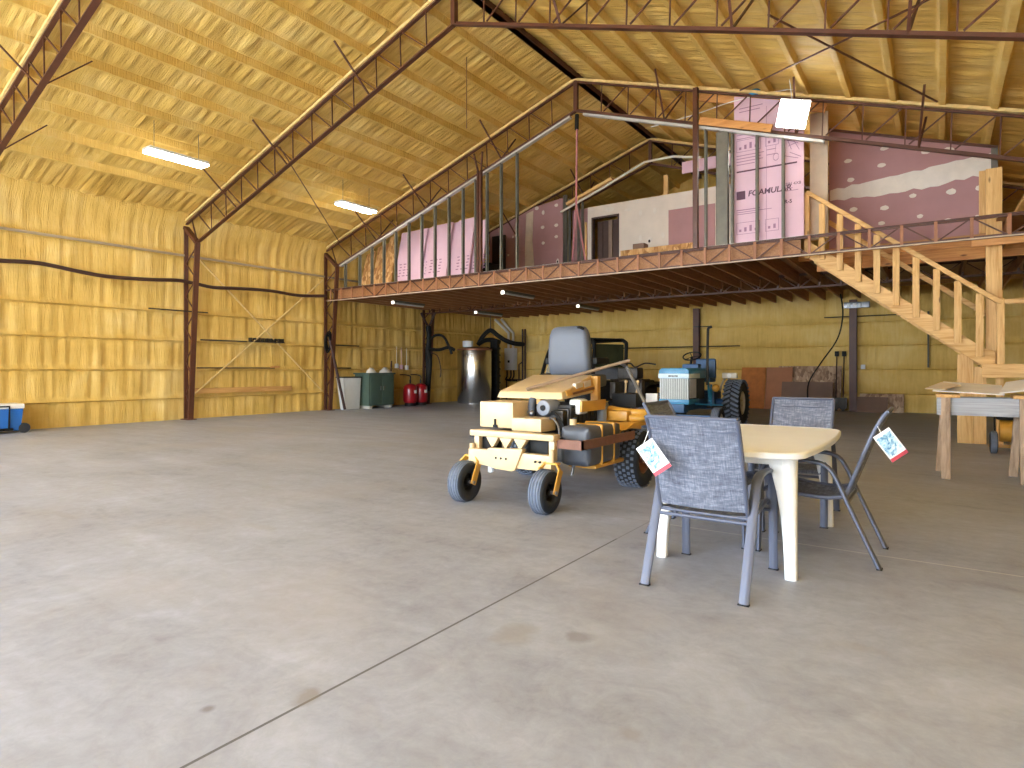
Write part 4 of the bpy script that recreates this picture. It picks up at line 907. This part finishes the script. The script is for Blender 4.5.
# ================================================================== SIDE BY SIDE VEHICLE AND QUAD BEHIND THE MOWER
uv = thing('utility_vehicle', 'black utility vehicle with a roof frame, parked sideways behind the mower', 'utility vehicle', (-8.1, 16.0, 0))
def U(x0,x1,y0,y1,z0,z1,bev,m,nm): b = MB(); b.box(x0,x1,y0,y1,z0,z1,bev); return b.build(nm, M[m], uv)
b = MB(); b.prism([(-10.0,.40),(-6.9,.40),(-6.85,.85),(-7.0,.98),(-7.6,.98),(-7.7,.72),(-8.8,.72),(-8.95,1.10),(-9.35,1.18),(-9.95,.98),(-10.05,.7)], 'y', 15.35, 16.65, .03); b.build('body', M['black'], uv)
for y in (15.42, 16.58):
    b = MB(); b.tube(bez([(-9.42,y,1.12),(-9.15,y,1.65),(-8.85,y,2.06),(-8.7,y,2.12),(-7.2,y,2.14),(-6.86,y,2.08),(-6.80,y,1.9),(-6.86,y,.95)],4), .055, 8); b.build('roll_bar', M['black'], uv)
for x, z in ((-8.72,2.12),(-7.0,2.12)): MB().cyl((x,15.42,z),(x,16.58,z),.05).build('cross_bar', M['black'], uv)
U(-8.6,-7.0,15.4,16.6,2.13,2.18,.02,'black','roof')
b = MB(); b.hexa([(-9.35,15.5,1.14),(-9.33,15.5,1.14),(-9.33,16.5,1.14),(-9.35,16.5,1.14),(-8.84,15.5,2.02),(-8.82,15.5,2.02),(-8.82,16.5,2.02),(-8.84,16.5,2.02)]); 
g = NT('windshield_glass'); g.set(Base_Color=(.9,.95,.95), Roughness=.05, Alpha=.35); b.build('windshield', g.m, uv)
U(-6.84,-6.82,15.5,16.5,1.35,2.0,.0,'glass_green','rear_window')
for x in (-8.3, -7.55):
    U(x-.05,x+.12,15.6,16.4,.98,1.65,.05,'grey_vinyl','seat_back'); U(x-.45,x,15.6,16.4,.80,.95,.04,'grey_vinyl','seat_cushion')
b = MB(); b.hexa([(-7.6,15.38,1.02),(-6.95,15.38,1.0),(-6.95,16.6,1.0),(-7.6,16.6,1.02),(-7.75,15.38,1.62),(-7.1,15.38,1.32),(-7.1,16.6,1.32),(-7.75,16.6,1.62)], .03); b.build('cargo_box', M['grey_cover'], uv)
for x in (-9.5,-7.25):
    for y in (15.32,16.68):
        Mq = Matrix.Translation((x,y,.36)) @ Matrix.Rotation(R(90),4,'X')
        b = MB(); b.lathe([(.16,-.10),(.28,-.13),(.345,-.11),(.36,-.05),(.36,.05),(.345,.11),(.28,.13),(.16,.10)], 28, Mq)
        for i in range(18):
            e = Mq @ Matrix.Rotation(2*math.pi*i/18,4,'Z'); b.beam(e @ Vector((.36,0,-.1)), e @ Vector((.36,.05,.1)), .03, .03, e.to_3x3() @ Vector((1,0,0)))
        t_ = b.build('wheel', M['rubber'], uv, 45); MB().lathe([(0,-.06),(.17,-.06),(.17,.06),(0,.06)], 20, Mq).build('hub', M['metal_dark'], t_)
b = MB(); b.tube([(-6.86,15.3,.9),(-6.78,15.3,1.55)], .022, 6); b.build('flag_pole', M['green'], uv)
b = MB(); b.tube([(-6.78,15.3,1.55),(-6.75,15.3,1.85)], .03, 6); b.build('pole_tip', M['tan_deep'], uv)
MB().tube([(Matrix.Translation((-8.95,15.75,1.35)) @ Matrix.Rotation(R(60),4,'Y') @ Vector((.17*math.cos(2*math.pi*i/20),.17*math.sin(2*math.pi*i/20),0))) for i in range(20)], .016, 6, closed=True).build('steering_wheel', M['black'], uv)
uv.location = (-8.75, 16.35, 0); uv.rotation_euler = (0, 0, R(-25))
qd = thing('quad_bike', 'dark quad bike parked between the mower and the blue tractor', 'quad bike', (-6.35, 15.0, 0))
for x in (-6.68,-6.02):
    for y in (14.6,15.75): wheel(qd, (x,y,.33), .33, .24, 'wheel', False, (16,.2), M['metal_dark'], .5)
b = MB(); b.box(-6.52,-6.18,14.5,15.8,.4,.85,.06); b.build('body', M['black'], qd)
b = MB(); b.prism([(14.2,.80),(14.55,.98),(15.0,.95),(15.0,.90),(14.55,.92),(14.2,.74)],'x',-6.82,-5.9,.02); b.prism([(15.3,.92),(15.7,.98),(16.05,.86),(16.05,.80),(15.7,.92),(15.3,.87)],'x',-6.82,-5.9,.02); b.build('fender', M['black'], qd)
b = MB(); b.box(-6.48,-6.22,15.0,15.7,.85,1.02,.05); b.build('saddle', M['black'], qd)
b = MB(); b.box(-6.45,-6.25,14.35,14.7,1.0,1.28,.06); b.build('front_cowl', M['black'], qd)
b = MB(); b.tube(bez([(-6.8,14.95,1.42),(-6.55,14.85,1.45),(-6.35,14.7,1.35),(-6.15,14.85,1.45),(-5.9,14.95,1.42)],4), .02, 8); b.build('handlebar', M['metal_dark'], qd)
b = MB()
for i in range(6): b.tube([(-6.75+i*.16,14.15,1.03),(-6.75+i*.16,14.62,1.05)], .012, 5)
for y in (14.15,14.62): b.tube([(-6.78,y,1.04),(-5.92,y,1.04)], .014, 5)
b.build('front_rack', M['metal_dark'], qd)
b = MB(); b.box(-6.62,-6.08,14.2,14.6,1.06,1.34,.05); b.build('rack_bag', M['metal_dark'], qd)
# ================================================================== UTILITY CORNER
tc = (-14.72, 18.75)
tk = thing('water_tank', 'tall stainless water tank standing in the far left corner', 'tank', (*tc, 0))
b = MB(); b.lathe([(0,0),(.65,0),(.65,.04),(.665,.06),(.665,2.05),(.65,2.09),(.56,2.15),(0,2.17)], 48, Matrix.Translation((*tc,0))); b.build('tank_body', M['stainless'], tk, 40)
b = MB(); b.lathe([(.662,2.02),(.676,2.02),(.676,2.08),(.662,2.08)], 48, Matrix.Translation((*tc,0))); b.build('copper_band', M['copper'], tk)
b = MB(); b.cyl((-14.85,18.5,2.15),(-14.85,18.5,2.38),.20,n=20); b.build('lid', M['white_app'], tk)
hs = thing('duct_bundle', 'black duct bundle arching over the stainless tank and hanging beside it', 'duct', (-14.4, 19.5, 0))
b = MB(); b.tube(bez([(-15.25,19.65,2.28),(-15.0,19.7,2.65),(-14.7,19.75,2.85),(-14.4,19.8,2.65),(-14.1,19.9,2.45),(-13.85,20.2,2.32),(-13.7,20.6,2.30)],5), .09, 10); b.tube(bez([(-15.2,19.6,2.3),(-14.9,19.65,2.45),(-14.5,19.65,2.45),(-14.2,19.7,2.35)],5), .09, 10); b.build('arched_duct', M['black'], hs)
b = MB(); b.box(-14.50,-14.16,19.45,19.65,.0,2.45,.03)
for i in range(8): b.box(-14.52,-14.14,19.43,19.67,.2+i*.27,.26+i*.27,.01)
b.build('hanging_duct', M['black'], hs)
b = MB(); b.tube([(-14.7,19.75,3.48),(-14.7,19.75,2.8)], .02, 6); b.build('duct_hanger', M['metal_dark'], hs)
# hose draped column
cl = thing('coiled_hoses', 'black hoses and harness hanging on the column beside the stainless tank', 'hose', (XL+.35, Y4-.25, .3))
yy = Y4-.22
b = MB(); b.tube(bez([(XL+.45,yy,2.9),(XL+.50,yy,2.4),(XL+.42,yy,1.9),(XL+.46,yy,1.2),(XL+.40,yy,.5)],4), [.10]*17, 8); b.tube(bez([(XL+.5,yy-.05,2.0),(XL+.6,yy-.05,1.6),(XL+.55,yy-.05,1.0),(XL+.5,yy-.05,.7)],4), .07, 8); b.build('hose_bunch', M['black'], cl)
b = MB(); b.tube(bez([(XL+.5,yy,2.35),(XL+.75,yy+.05,2.55),(XL+1.1,yy+.1,2.5),(XL+1.35,yy+.15,2.1),(XL+1.42,yy+.2,1.85)],5), .05, 8); b.tube(bez([(XL+.45,yy,2.05),(XL+.9,yy+.1,2.02),(XL+1.3,yy+.15,2.1),(XL+1.55,yy+.2,2.0)],5), .06, 8); b.build('looped_hose', M['black'], cl)
b = MB(); b.tube(bez([(XL+.5,yy,1.9),(XL+.85,yy+.05,1.8),(XL+.98,yy+.1,1.3),(XL+.95,yy+.1,1.0)],5), .02, 6); b.build('thin_hose', M['hose'], cl)
b = MB(); b.tube([(XL+.15,yy-.05,3.4),(XL+.45,yy,2.85),(XL+.75,yy+.05,3.4)], .05, 6); b.build('yoke', M['hose'], cl)
wh = thing('water_heater', 'small white tankless water heater on the back wall with pale vent pipes', 'water heater', (-15.1, Y5-.2, 1.25))
b = MB(); b.box(-15.36,-14.86,Y5-.32,Y5-.06,1.26,2.2,.02); b.build('casing', M['white_app'], wh)
b = MB(); b.box(-15.18,-15.08,Y5-.33,Y5-.319,1.58,1.68); b.build('control_panel', M['black'], wh)
for i, x in enumerate((-15.22,-14.98)):
    b = MB(); b.tube([(x,Y5-.2,2.19),(x,Y5-.2,2.85),(x-.25,Y5-.25,3.1),(x-.65+.1*i,Y5-.3,3.46)], .055, 10); b.build('vent_pipe', M['pvc'], wh)
for i, x in enumerate((-15.3,-15.1,-14.95)):
    b = MB(); b.tube(bez([(x,Y5-.2,1.26),(x,Y5-.2,1.0),(x-.05,Y5-.22,.85),(x+.2,Y5-.22,.8)],4), .03, 6); b.build('supply_pipe', M['black'], wh)
b = MB()
for x in (-14.55,-14.42): b.tube([(x,Y5-.12,.8),(x,Y5-.12,3.0)], .035, 8)
for x in (-14.72,): b.tube([(x,Y5-.14,.8),(x,Y5-.14,1.5),(x+.17,Y5-.14,1.6)], .03, 8)
b.tube([(-15.35,Y5-.16,.85),(-14.40,Y5-.16,.85)], .03, 8); b.tube([(-15.35,Y5-.16,.0),(-15.35,Y5-.16,.9)], .03, 8)
tag(b.build('water_pipes', M['hose']), 'dark water pipes rising on the back wall right of the water heater', 'pipe')
# green cabinet and neighbours along the left wall
gc = thing('metal_cabinet', 'dark green metal cabinet with white cloths on top, against the left wall', 'cabinet', (-15.6, 14.4, 0))
b = MB(); b.box(-15.92,-15.24,13.86,14.98,.10,1.13,.012); b.build('body', M['green'], gc)
b = MB(); b.box(-15.96,-15.20,13.82,15.02,1.13,1.18,.01); b.build('top_panel', M['green'], gc)
for y0, y1 in ((13.92,14.41),(14.43,14.92)):
    b = MB(); b.box(-15.24,-15.222,y0,y1,.16,1.08,.004); d = b.build('door', M['green'], gc)
    ym = y1-.05 if y0 < 14 else y0+.05
    MB().box(-15.222,-15.205,ym-.012,ym+.012,.60,.74).build('handle', M['metal'], d)
for y in (13.98,14.86): b = MB(); b.box(-15.9,-15.28,y-.06,y+.06,0,.10,.005); b.build('skid', M['beige_paint'], gc)
def cloth(c, r, label):
    b = MB(); rings = []
    for j in range(6):
        t = j/5; rr = r*(1-.75*t**1.5); ring = []
        for i in range(16):
            a = 2*math.pi*i/16; k = 1+.28*N(2*math.cos(a)+c[1]*3, 2*math.sin(a), t*3)
            ring.append((c[0]+rr*k*.6*math.cos(a), c[1]+rr*k*math.sin(a), c[2]+.16*t*(1+.4*N(a, t*4, c[1]))))
        rings.append(ring)
    b.loft(rings); tag(b.build('folded_cloth', M['cloth'], ang=80), label, 'cloth', 'white cloths on the green cabinet')
cloth((-15.45,14.15,1.18), .20, 'crumpled white cloth on the left half of the green cabinet'); cloth((-15.45,14.78,1.18), .26, 'crumpled white cloth on the right half of the green cabinet')
b = MB(); b.hexa([(-15.80,13.16,0),(-15.55,13.16,0),(-15.55,13.74,0),(-15.80,13.74,0),(-15.86,13.04,1.02),(-15.5,13.04,1.02),(-15.5,13.76,1.02),(-15.86,13.76,1.02)], .02)
wb = thing('plastic_bin', 'tall white plastic bin with a dark rim left of the green cabinet', 'bin', (-15.67, 13.45, 0)); b.build('bin_body', M['white_app'], wb)
b = MB(); b.box(-15.88,-15.48,13.02,13.78,1.02,1.06,.01); b.build('rim', M['metal_dark'], wb)
for i, (y, z) in enumerate(((15.98,.0),(16.52,.0))):
    r = thing('pressure_tank', ['dark red pressure tank nearer the green cabinet','dark red pressure tank nearer the hose hung column'][i], 'tank', (-15.45, y, 0), 'red pressure tanks by the left wall')
    b = MB(); b.lathe([(0,.06),(.16,.07),(.235,.14),(.25,.22),(.25,.58),(.235,.68),(.16,.76),(.06,.79),(0,.79)], 28, Matrix.Translation((-15.45,y,0))); b.build('tank_body', M['red'], r, 50)
    b = MB(); b.lathe([(.17,0),(.20,0),(.20,.12),(.17,.12)], 20, Matrix.Translation((-15.45,y,0))); b.build('base_ring', M['black'], r)
    b = MB(); b.cyl((-15.45,y,.78),(-15.45,y,.92),.03); b.tube(bez([(-15.45,y,.92),(-15.45,y,1.05),(-15.7,y,1.1),(-15.95,y,1.1)],4), .02, 6); b.build('valve_pipe', M['metal_dark'], r)
    b = MB(); b.box(-15.205,-15.19,y-.06,y+.06,.45,.56); b.build('tank_label', M['white_app'], r)
for i, (y, z, m) in enumerate(((15.85,1.42,'white_app'),(16.08,1.38,'pink'),(16.35,1.36,'white_app'))):
    b = MB(); b.box(XL+.02,XL+.14,y-.045,y+.045,z-.08,z+.08,.01); b.tube([(XL+.08,y,z+.07),(XL+.08,y,z+.70)], .010, 5)
    tag(b.build('switch_box', M[m]), ['white switch box on the wall, leftmost above the red tanks','pinkish switch box between two white ones above the red tanks','white switch box on the wall, rightmost above the red tanks'][i], 'switch', 'switch boxes above the red tanks')
rod('leaning_pole', [(XL+.40,15.22,.03),(XL+.12,15.55,1.6)], .03, M['hose'], 'dark pole leaning on the left wall right of the green cabinet', 'pole')
rod('leaning_pole', [(-15.42,13.02,.03),(-15.55,12.55,2.2)], .045, M['hose'], 'dark pole leaning on the column left of the white bin', 'pole')
b = MB()
for k in range(3):
    b.tube([(XL+.34+.02*k, Y3-.12-.05*k+.10*math.cos(2*math.pi*i/16), 2.2+.28*math.sin(2*math.pi*i/16)-.05*k) for i in range(16)], .028, 6, closed=True)
tag(b.build('cord_coil', M['black']), 'coil of black cord hung on the column at the mezzanine corner', 'cord')
# blue cooler at the left edge
ck = thing('wheeled_cooler', 'blue wheeled cooler with a white lid by the left wall', 'cooler', (-15.6, 4.2, 0))
b = MB(); b.hexa([(-15.86,3.62,.05),(-15.42,3.62,.05),(-15.42,4.66,.05),(-15.86,4.66,.05),(-15.90,3.55,.50),(-15.38,3.55,.50),(-15.38,4.70,.50),(-15.90,4.70,.50)], .03); b.build('body', M['cooler_blue'], ck)
b = MB(); b.box(-15.91,-15.36,3.53,4.71,.50,.60,.02); b.build('lid', M['white_plastic'], ck)
b = MB(); b.tube([(-15.37,3.9,.10),(-15.34,3.9,.55),(-15.34,4.45,.55),(-15.37,4.45,.10)], .02, 6); b.build('tow_handle', M['black'], ck)
b = MB(); b.box(-15.43,-15.35,3.8,4.52,.06,.11,.01); b.build('foot_bar', M['black'], ck)
for x in (-15.80,-15.44): MB().cyl((x-.03,4.72,.10),(x+.03,4.72,.10),.10,n=20).build('wheel', M['rubber'], ck)
# ================================================================== BACK WALL
def board(nm, label, cat, x0, x1, h, y0, lean, m, grp=None, t=.02):
    b = MB(); b.hexa([(x0,y0,0),(x1,y0,0),(x1,y0+t,0),(x0,y0+t,0),(x0,y0+lean,h),(x1,y0+lean,h),(x1,y0+lean+t,h),(x0,y0+lean+t,h)], .002)
    return tag(b.build(nm, M[m]), label, cat, grp)
G = 'boards leaning on the back wall'
board('leaning_board', 'orange plywood board leaning on the back wall behind the tractor tyre', 'board', -5.5,-4.72,1.36,21.35,.35,'ply_orange',G)
board('leaning_board', 'brown board leaning on the back wall right of the tractor tyre', 'board', -4.70,-3.9,1.36,21.30,.38,'ply_red',G)
board('leaning_board', 'wide strand board leaning on the back wall behind the far chair', 'board', -4.35,-2.50,1.40,21.45,.36,'osb_grey',G)
board('leaning_board', 'low dark brown board in front of the strand board', 'board', -4.15,-2.68,.90,21.05,.25,'brown_card',G)
board('leaning_board', 'small brown board on the floor right of the wall column', 'board', -2.05,-1.25,.46,21.35,.2,'brown_card',G)
board('leaning_board', 'low strand board strip behind the small brown board', 'board', -2.0,-.85,.55,21.62,.15,'osb_grey',G)
for x, lb in ((-7.07,'dark steel column on the back wall behind the tractor'),(-2.18,'dark steel column on the back wall right of the leaning boards')):
    b = MB(); b.box(x-.10,x+.10,Y5-.30,Y5-.28,0,3.45); b.box(x-.10,x+.10,Y5-.12,Y5-.10,0,3.45); b.box(x-.01,x+.01,Y5-.28,Y5-.12,0,3.45); tag(b.build('wall_column', M['steel']), lb, 'column', 'back wall columns')
for i, (x, lb) in enumerate(((-2.62,'long handled shovel leaning left of the right wall column'),(-2.42,'long handled spade close against the right wall column'))):
    r = thing('shovel', lb, 'shovel', (x, 21.5, 0), 'shovels by the back wall')
    MB().tube([(x,21.42,.3),(x,21.66,1.72)], .02, 6).build('handle', M['hose'], r)
    b = MB(); b.prism([(x-.11,.42),(x+.11,.42),(x+.11,.12),(x,.0),(x-.11,.12)], 'y', 21.38, 21.40, .003); b.build('blade', M['metal_dark'], r)
    b = MB(); b.box(x-.06,x+.06,21.64,21.68,1.70,1.86,.015); b.build('grip', M['black'], r)
b = MB(); b.box(-2.42,-1.72,Y5-.42,Y5-.31,3.18,3.36,.01)
r = thing('junction_box', 'grey electrical box at the top of the right wall column', 'electrical box', (-2.07, Y5-.36, 3.18)); b.build('box', M['metal'], r)
for x in (-2.28,-2.12,-1.96): b = MB(); b.box(x-.05,x+.05,Y5-.435,Y5-.42,3.21,3.33,.004); b.build('knockout', M['white_app'], r)
b = MB(); b.box(-1.98,-1.86,Y5-.16,Y5-.06,1.30,1.44,.01); tag(b.build('outlet_box', M['white_app']), 'small white outlet box just right of the right wall column', 'outlet')
rod('black_cable', bez([(-2.35,20.2,3.5),(-2.30,20.3,2.9),(-2.45,20.4,2.2),(-2.9,20.5,1.5),(-3.25,20.6,.9),(-3.3,20.7,.35),(-3.3,20.7,.02)],5), .022, M['black'], 'black cable curving down from the mezzanine before the leaning boards', 'cable')
rod('conduit', [(-.25,Y5-.12,3.0),(-.25,Y5-.12,1.35)], .028, M['galv'], 'grey conduit running down the back wall behind the stairs', 'conduit')
rod('shelf_pipe', [(-3.0,Y5-.14,2.94),(-.3,Y5-.14,2.94)], .018, M['metal_dark'], 'dark pipe lying along the high girt of the back wall', 'pipe', 'pipes along the back wall')
rod('shelf_pipe', [(-13.2,Y5-.14,2.10),(-5.6,Y5-.14,2.10)], .022, M['metal_dark'], 'long dark pipe lying along the middle girt of the back wall', 'pipe', 'pipes along the back wall')
# ================================================================== SAWHORSE, CARDBOARD, SMALL MACHINE
sh = thing('sawhorse', 'weathered wooden sawhorse table holding flattened cardboard at the right edge', 'sawhorse', (.75, 9.25, 0))
b = MB(); b.box(-.02,1.75,9.06,9.10,.75,.96,.004); b.build('front_beam', M['oldwood_x'], sh)
b = MB(); b.box(-.02,1.75,9.42,9.46,.75,.96,.004); b.build('rear_beam', M['oldwood_x'], sh)
for x in (.07,.80,1.5):
    MB().beam((x,8.94,0),(x,9.05,1.0),.092,.045,(0,1,0),.004).build('leg', M['oldwood'], sh)
    MB().beam((x-.06,9.60,0),(x,9.47,1.0),.088,.045,(0,1,0),.004).build('leg', M['oldwood'], sh)
    b = MB(); b.box(x-.10,x+.14,9.02,9.48,.96,1.0,.004); b.build('cross_cleat', M['lumber_y'], sh)
b = MB(); b.hexa([(-.06,8.95,1.035),(.62,9.0,1.0),(.64,9.7,1.09),(.05,9.75,1.13),(-.06,8.95,1.047),(.62,9.0,1.012),(.64,9.7,1.102),(.05,9.75,1.142)]); tag(b.build('cardboard_sheet', M['card_grey']), 'pale flattened cardboard on the left half of the sawhorse', 'cardboard', 'cardboard on the sawhorse')
b = MB(); b.hexa([(.57,8.92,1.02),(1.5,8.95,1.16),(1.55,9.7,1.30),(.68,9.7,1.13),(.57,8.92,1.032),(1.5,8.95,1.172),(1.55,9.7,1.312),(.68,9.7,1.142)]); tag(b.build('cardboard_sheet', M['card_grey']), 'pale flattened cardboard tilting up at the right end of the sawhorse', 'cardboard', 'cardboard on the sawhorse')
b = MB(); b.hexa([(-.14,9.15,1.055),(.06,8.90,1.055),(.22,9.2,1.10),(.03,9.5,1.13),(-.14,9.15,1.065),(.06,8.90,1.065),(.22,9.2,1.11),(.03,9.5,1.14)]); tag(b.build('cardboard_sheet', M['cardboard']), 'tan cardboard flap at the left tip of the sawhorse', 'cardboard', 'cardboard on the sawhorse')
cp = thing('wheeled_compressor', 'small yellow wheeled machine with a black tyre behind the sawhorse', 'compressor', (.85, 12.2, 0))
wheel(cp, (.70,12.1,.17), .17, .10, 'wheel', True, None, M['tan_deep'], .5); wheel(cp, (1.35,12.1,.17), .17, .10, 'wheel', True, None, M['tan_deep'], .5)
b = MB(); b.cyl((.78,12.25,.34),(1.28,12.25,.34),.17,n=20); b.build('air_tank', M['tan_deep'], cp)
b = MB(); b.box(.72,1.3,12.05,12.5,.52,.82,.04); b.build('motor_cover', M['black'], cp)
b = MB(); b.box(.66,1.4,12.5,12.54,.05,.10,.005); b.box(.70,.74,12.1,12.52,.06,.10); b.box(1.31,1.35,12.1,12.52,.06,.10); b.build('base_frame', M['tan_deep'], cp)
b = MB(); b.tube([(.74,12.5,.1),(.74,12.52,.12),(.74,12.6,.80),(1.31,12.6,.80),(1.31,12.5,.1)], .016, 6); b.build('push_handle', M['black'], cp)
# ================================================================== LIGHT FITTINGS
for i, (x, y, z) in enumerate(((-12.85,6.50,5.62),(-12.83,11.22,5.62),(-2.85,15.3,6.40))):  # last fixture is an unseen addition that brightens the mezzanine roof
    r = thing('led_fixture', ['long bright light fixture hung under the left roof nearest the camera','long bright light fixture hung under the left roof by the mezzanine studs','added unseen light fixture over the mezzanine, behind the upright pink board'][i], 'light', (x, y, z), 'long light fixtures hung under the roof')
    b = MB(); b.box(x-.16,x+.16,y-.60,y+.60,z+.01,z+.07,.01); b.build('housing', M['white_app'], r)
    b = MB(); b.box(x-.15,x+.15,y-.59,y+.59,z-.03,z+.012,.012); b.build('diffuser', M['glow'], r)
    for d in (-.45,.45): MB().tube([(x,y+d,z+.06),(x,y+d,roofz(x)+.12)], .006, 5).build('chain', M['galv'], r)
r = thing('panel_light', 'square bright panel light hanging at a tilt before the upright pink board', 'light', (-2.21, 12.3, 6.0))
Mx = Matrix.Translation((-2.21,12.3,6.0)) @ Matrix.Rotation(R(12),4,'Z') @ Matrix.Rotation(R(13),4,'Y') @ Matrix.Rotation(R(-48),4,'X')
b = MB(); b.box(-.26,.26,-.26,.26,.01,.05,.01,Mx); b.build('housing', M['white_app'], r)
b = MB(); b.box(-.25,.25,-.25,.25,-.02,.012,.008,Mx); b.build('diffuser', M['glow_panel'], r)
b = MB(); b.box(-.10,.10,-.12,.12,.05,.12,.01,Mx); b.build('driver_box', M['white_app'], r)
MB().tube([Mx @ Vector((0,0,.1)), (-2.25,12.2,roofz(-2.25)+.12)], .007, 5).build('chain', M['galv_light'], r)
LT = ['tube light under the mezzanine nearest the left wall','tube light under the front of the mezzanine above the mower hood','tube light under the mezzanine above the stainless tank','tube light under the mezzanine above the mower seat']
for i, (x, y0, y1) in enumerate(((-14.3,14.0,15.45),(-9.93,13.9,15.5),(-14.24,18.2,19.9),(-10.0,18.36,19.9))):
    r = thing('tube_light', LT[i], 'light', (x, (y0+y1)/2, 3.40), 'tube lights under the mezzanine')
    b = MB(); b.box(x-.05,x+.05,y0,y1,3.43,3.50,.01); b.build('housing', M['galv'], r)
    MB().cyl((x,y0+.03,3.405),(x,y1-.03,3.405),.022,n=10).build('tube', M['white_app'], r)
    MB().box(x-.05,x+.05,y0-.015,y0+.03,3.38,3.47,.01).build('end_cap', M['tube_glow'], r)
# ================================================================== CAMERA, LIGHT
cam = bpy.data.cameras.new('camera'); co = bpy.data.objects.new('camera', cam); COL.objects.link(co)
co.location = (0, 0, 1.3); co.rotation_euler = (R(90), 0, .605)
cam.sensor_width = 36; cam.lens = 617/1024*36; cam.shift_y = -14.8/1024; cam.clip_start = .05; cam.clip_end = 200
S.camera = co
w = bpy.data.worlds.new('sky'); S.world = w; w.use_nodes = True; nt = w.node_tree; nt.nodes.clear()
bg = nt.nodes.new('ShaderNodeBackground'); wo = nt.nodes.new('ShaderNodeOutputWorld'); nt.links.new(bg.outputs[0], wo.inputs[0])
bg.inputs[0].default_value = (.76, .87, 1.0, 1); bg.inputs[1].default_value = SKY
for a, c, h in OPEN + ((-4.8, -.9, 4.6),):
    L = bpy.data.lights.new('door_portal', 'AREA'); L.shape = 'RECTANGLE'; L.size = c-a; L.size_y = h; L.energy = 1
    L.cycles.is_portal = True
    o = bpy.data.objects.new('door_portal', L); COL.objects.link(o); o.location = ((a+c)/2, YF-.1, h/2); o.rotation_euler = (R(90), 0, 0)
    if c == -.9: o.location = (XL-.1, (a+c)/2, h/2); o.rotation_euler = (R(90), 0, R(-90))
sl = bpy.data.lights.new('sun', 'SUN'); sl.energy = SUN; sl.angle = R(1); sl.color = (.82, .91, 1.0); so = bpy.data.objects.new('sun', sl); COL.objects.link(so)
so.rotation_euler = (0, R(40), 0); so.location = (20, -10, 20)
S.view_settings.view_transform = 'Standard'; S.view_settings.look = 'None'; S.view_settings.gamma = 1; S.view_settings.use_curve_mapping = False
S.view_settings.exposure = EXPO
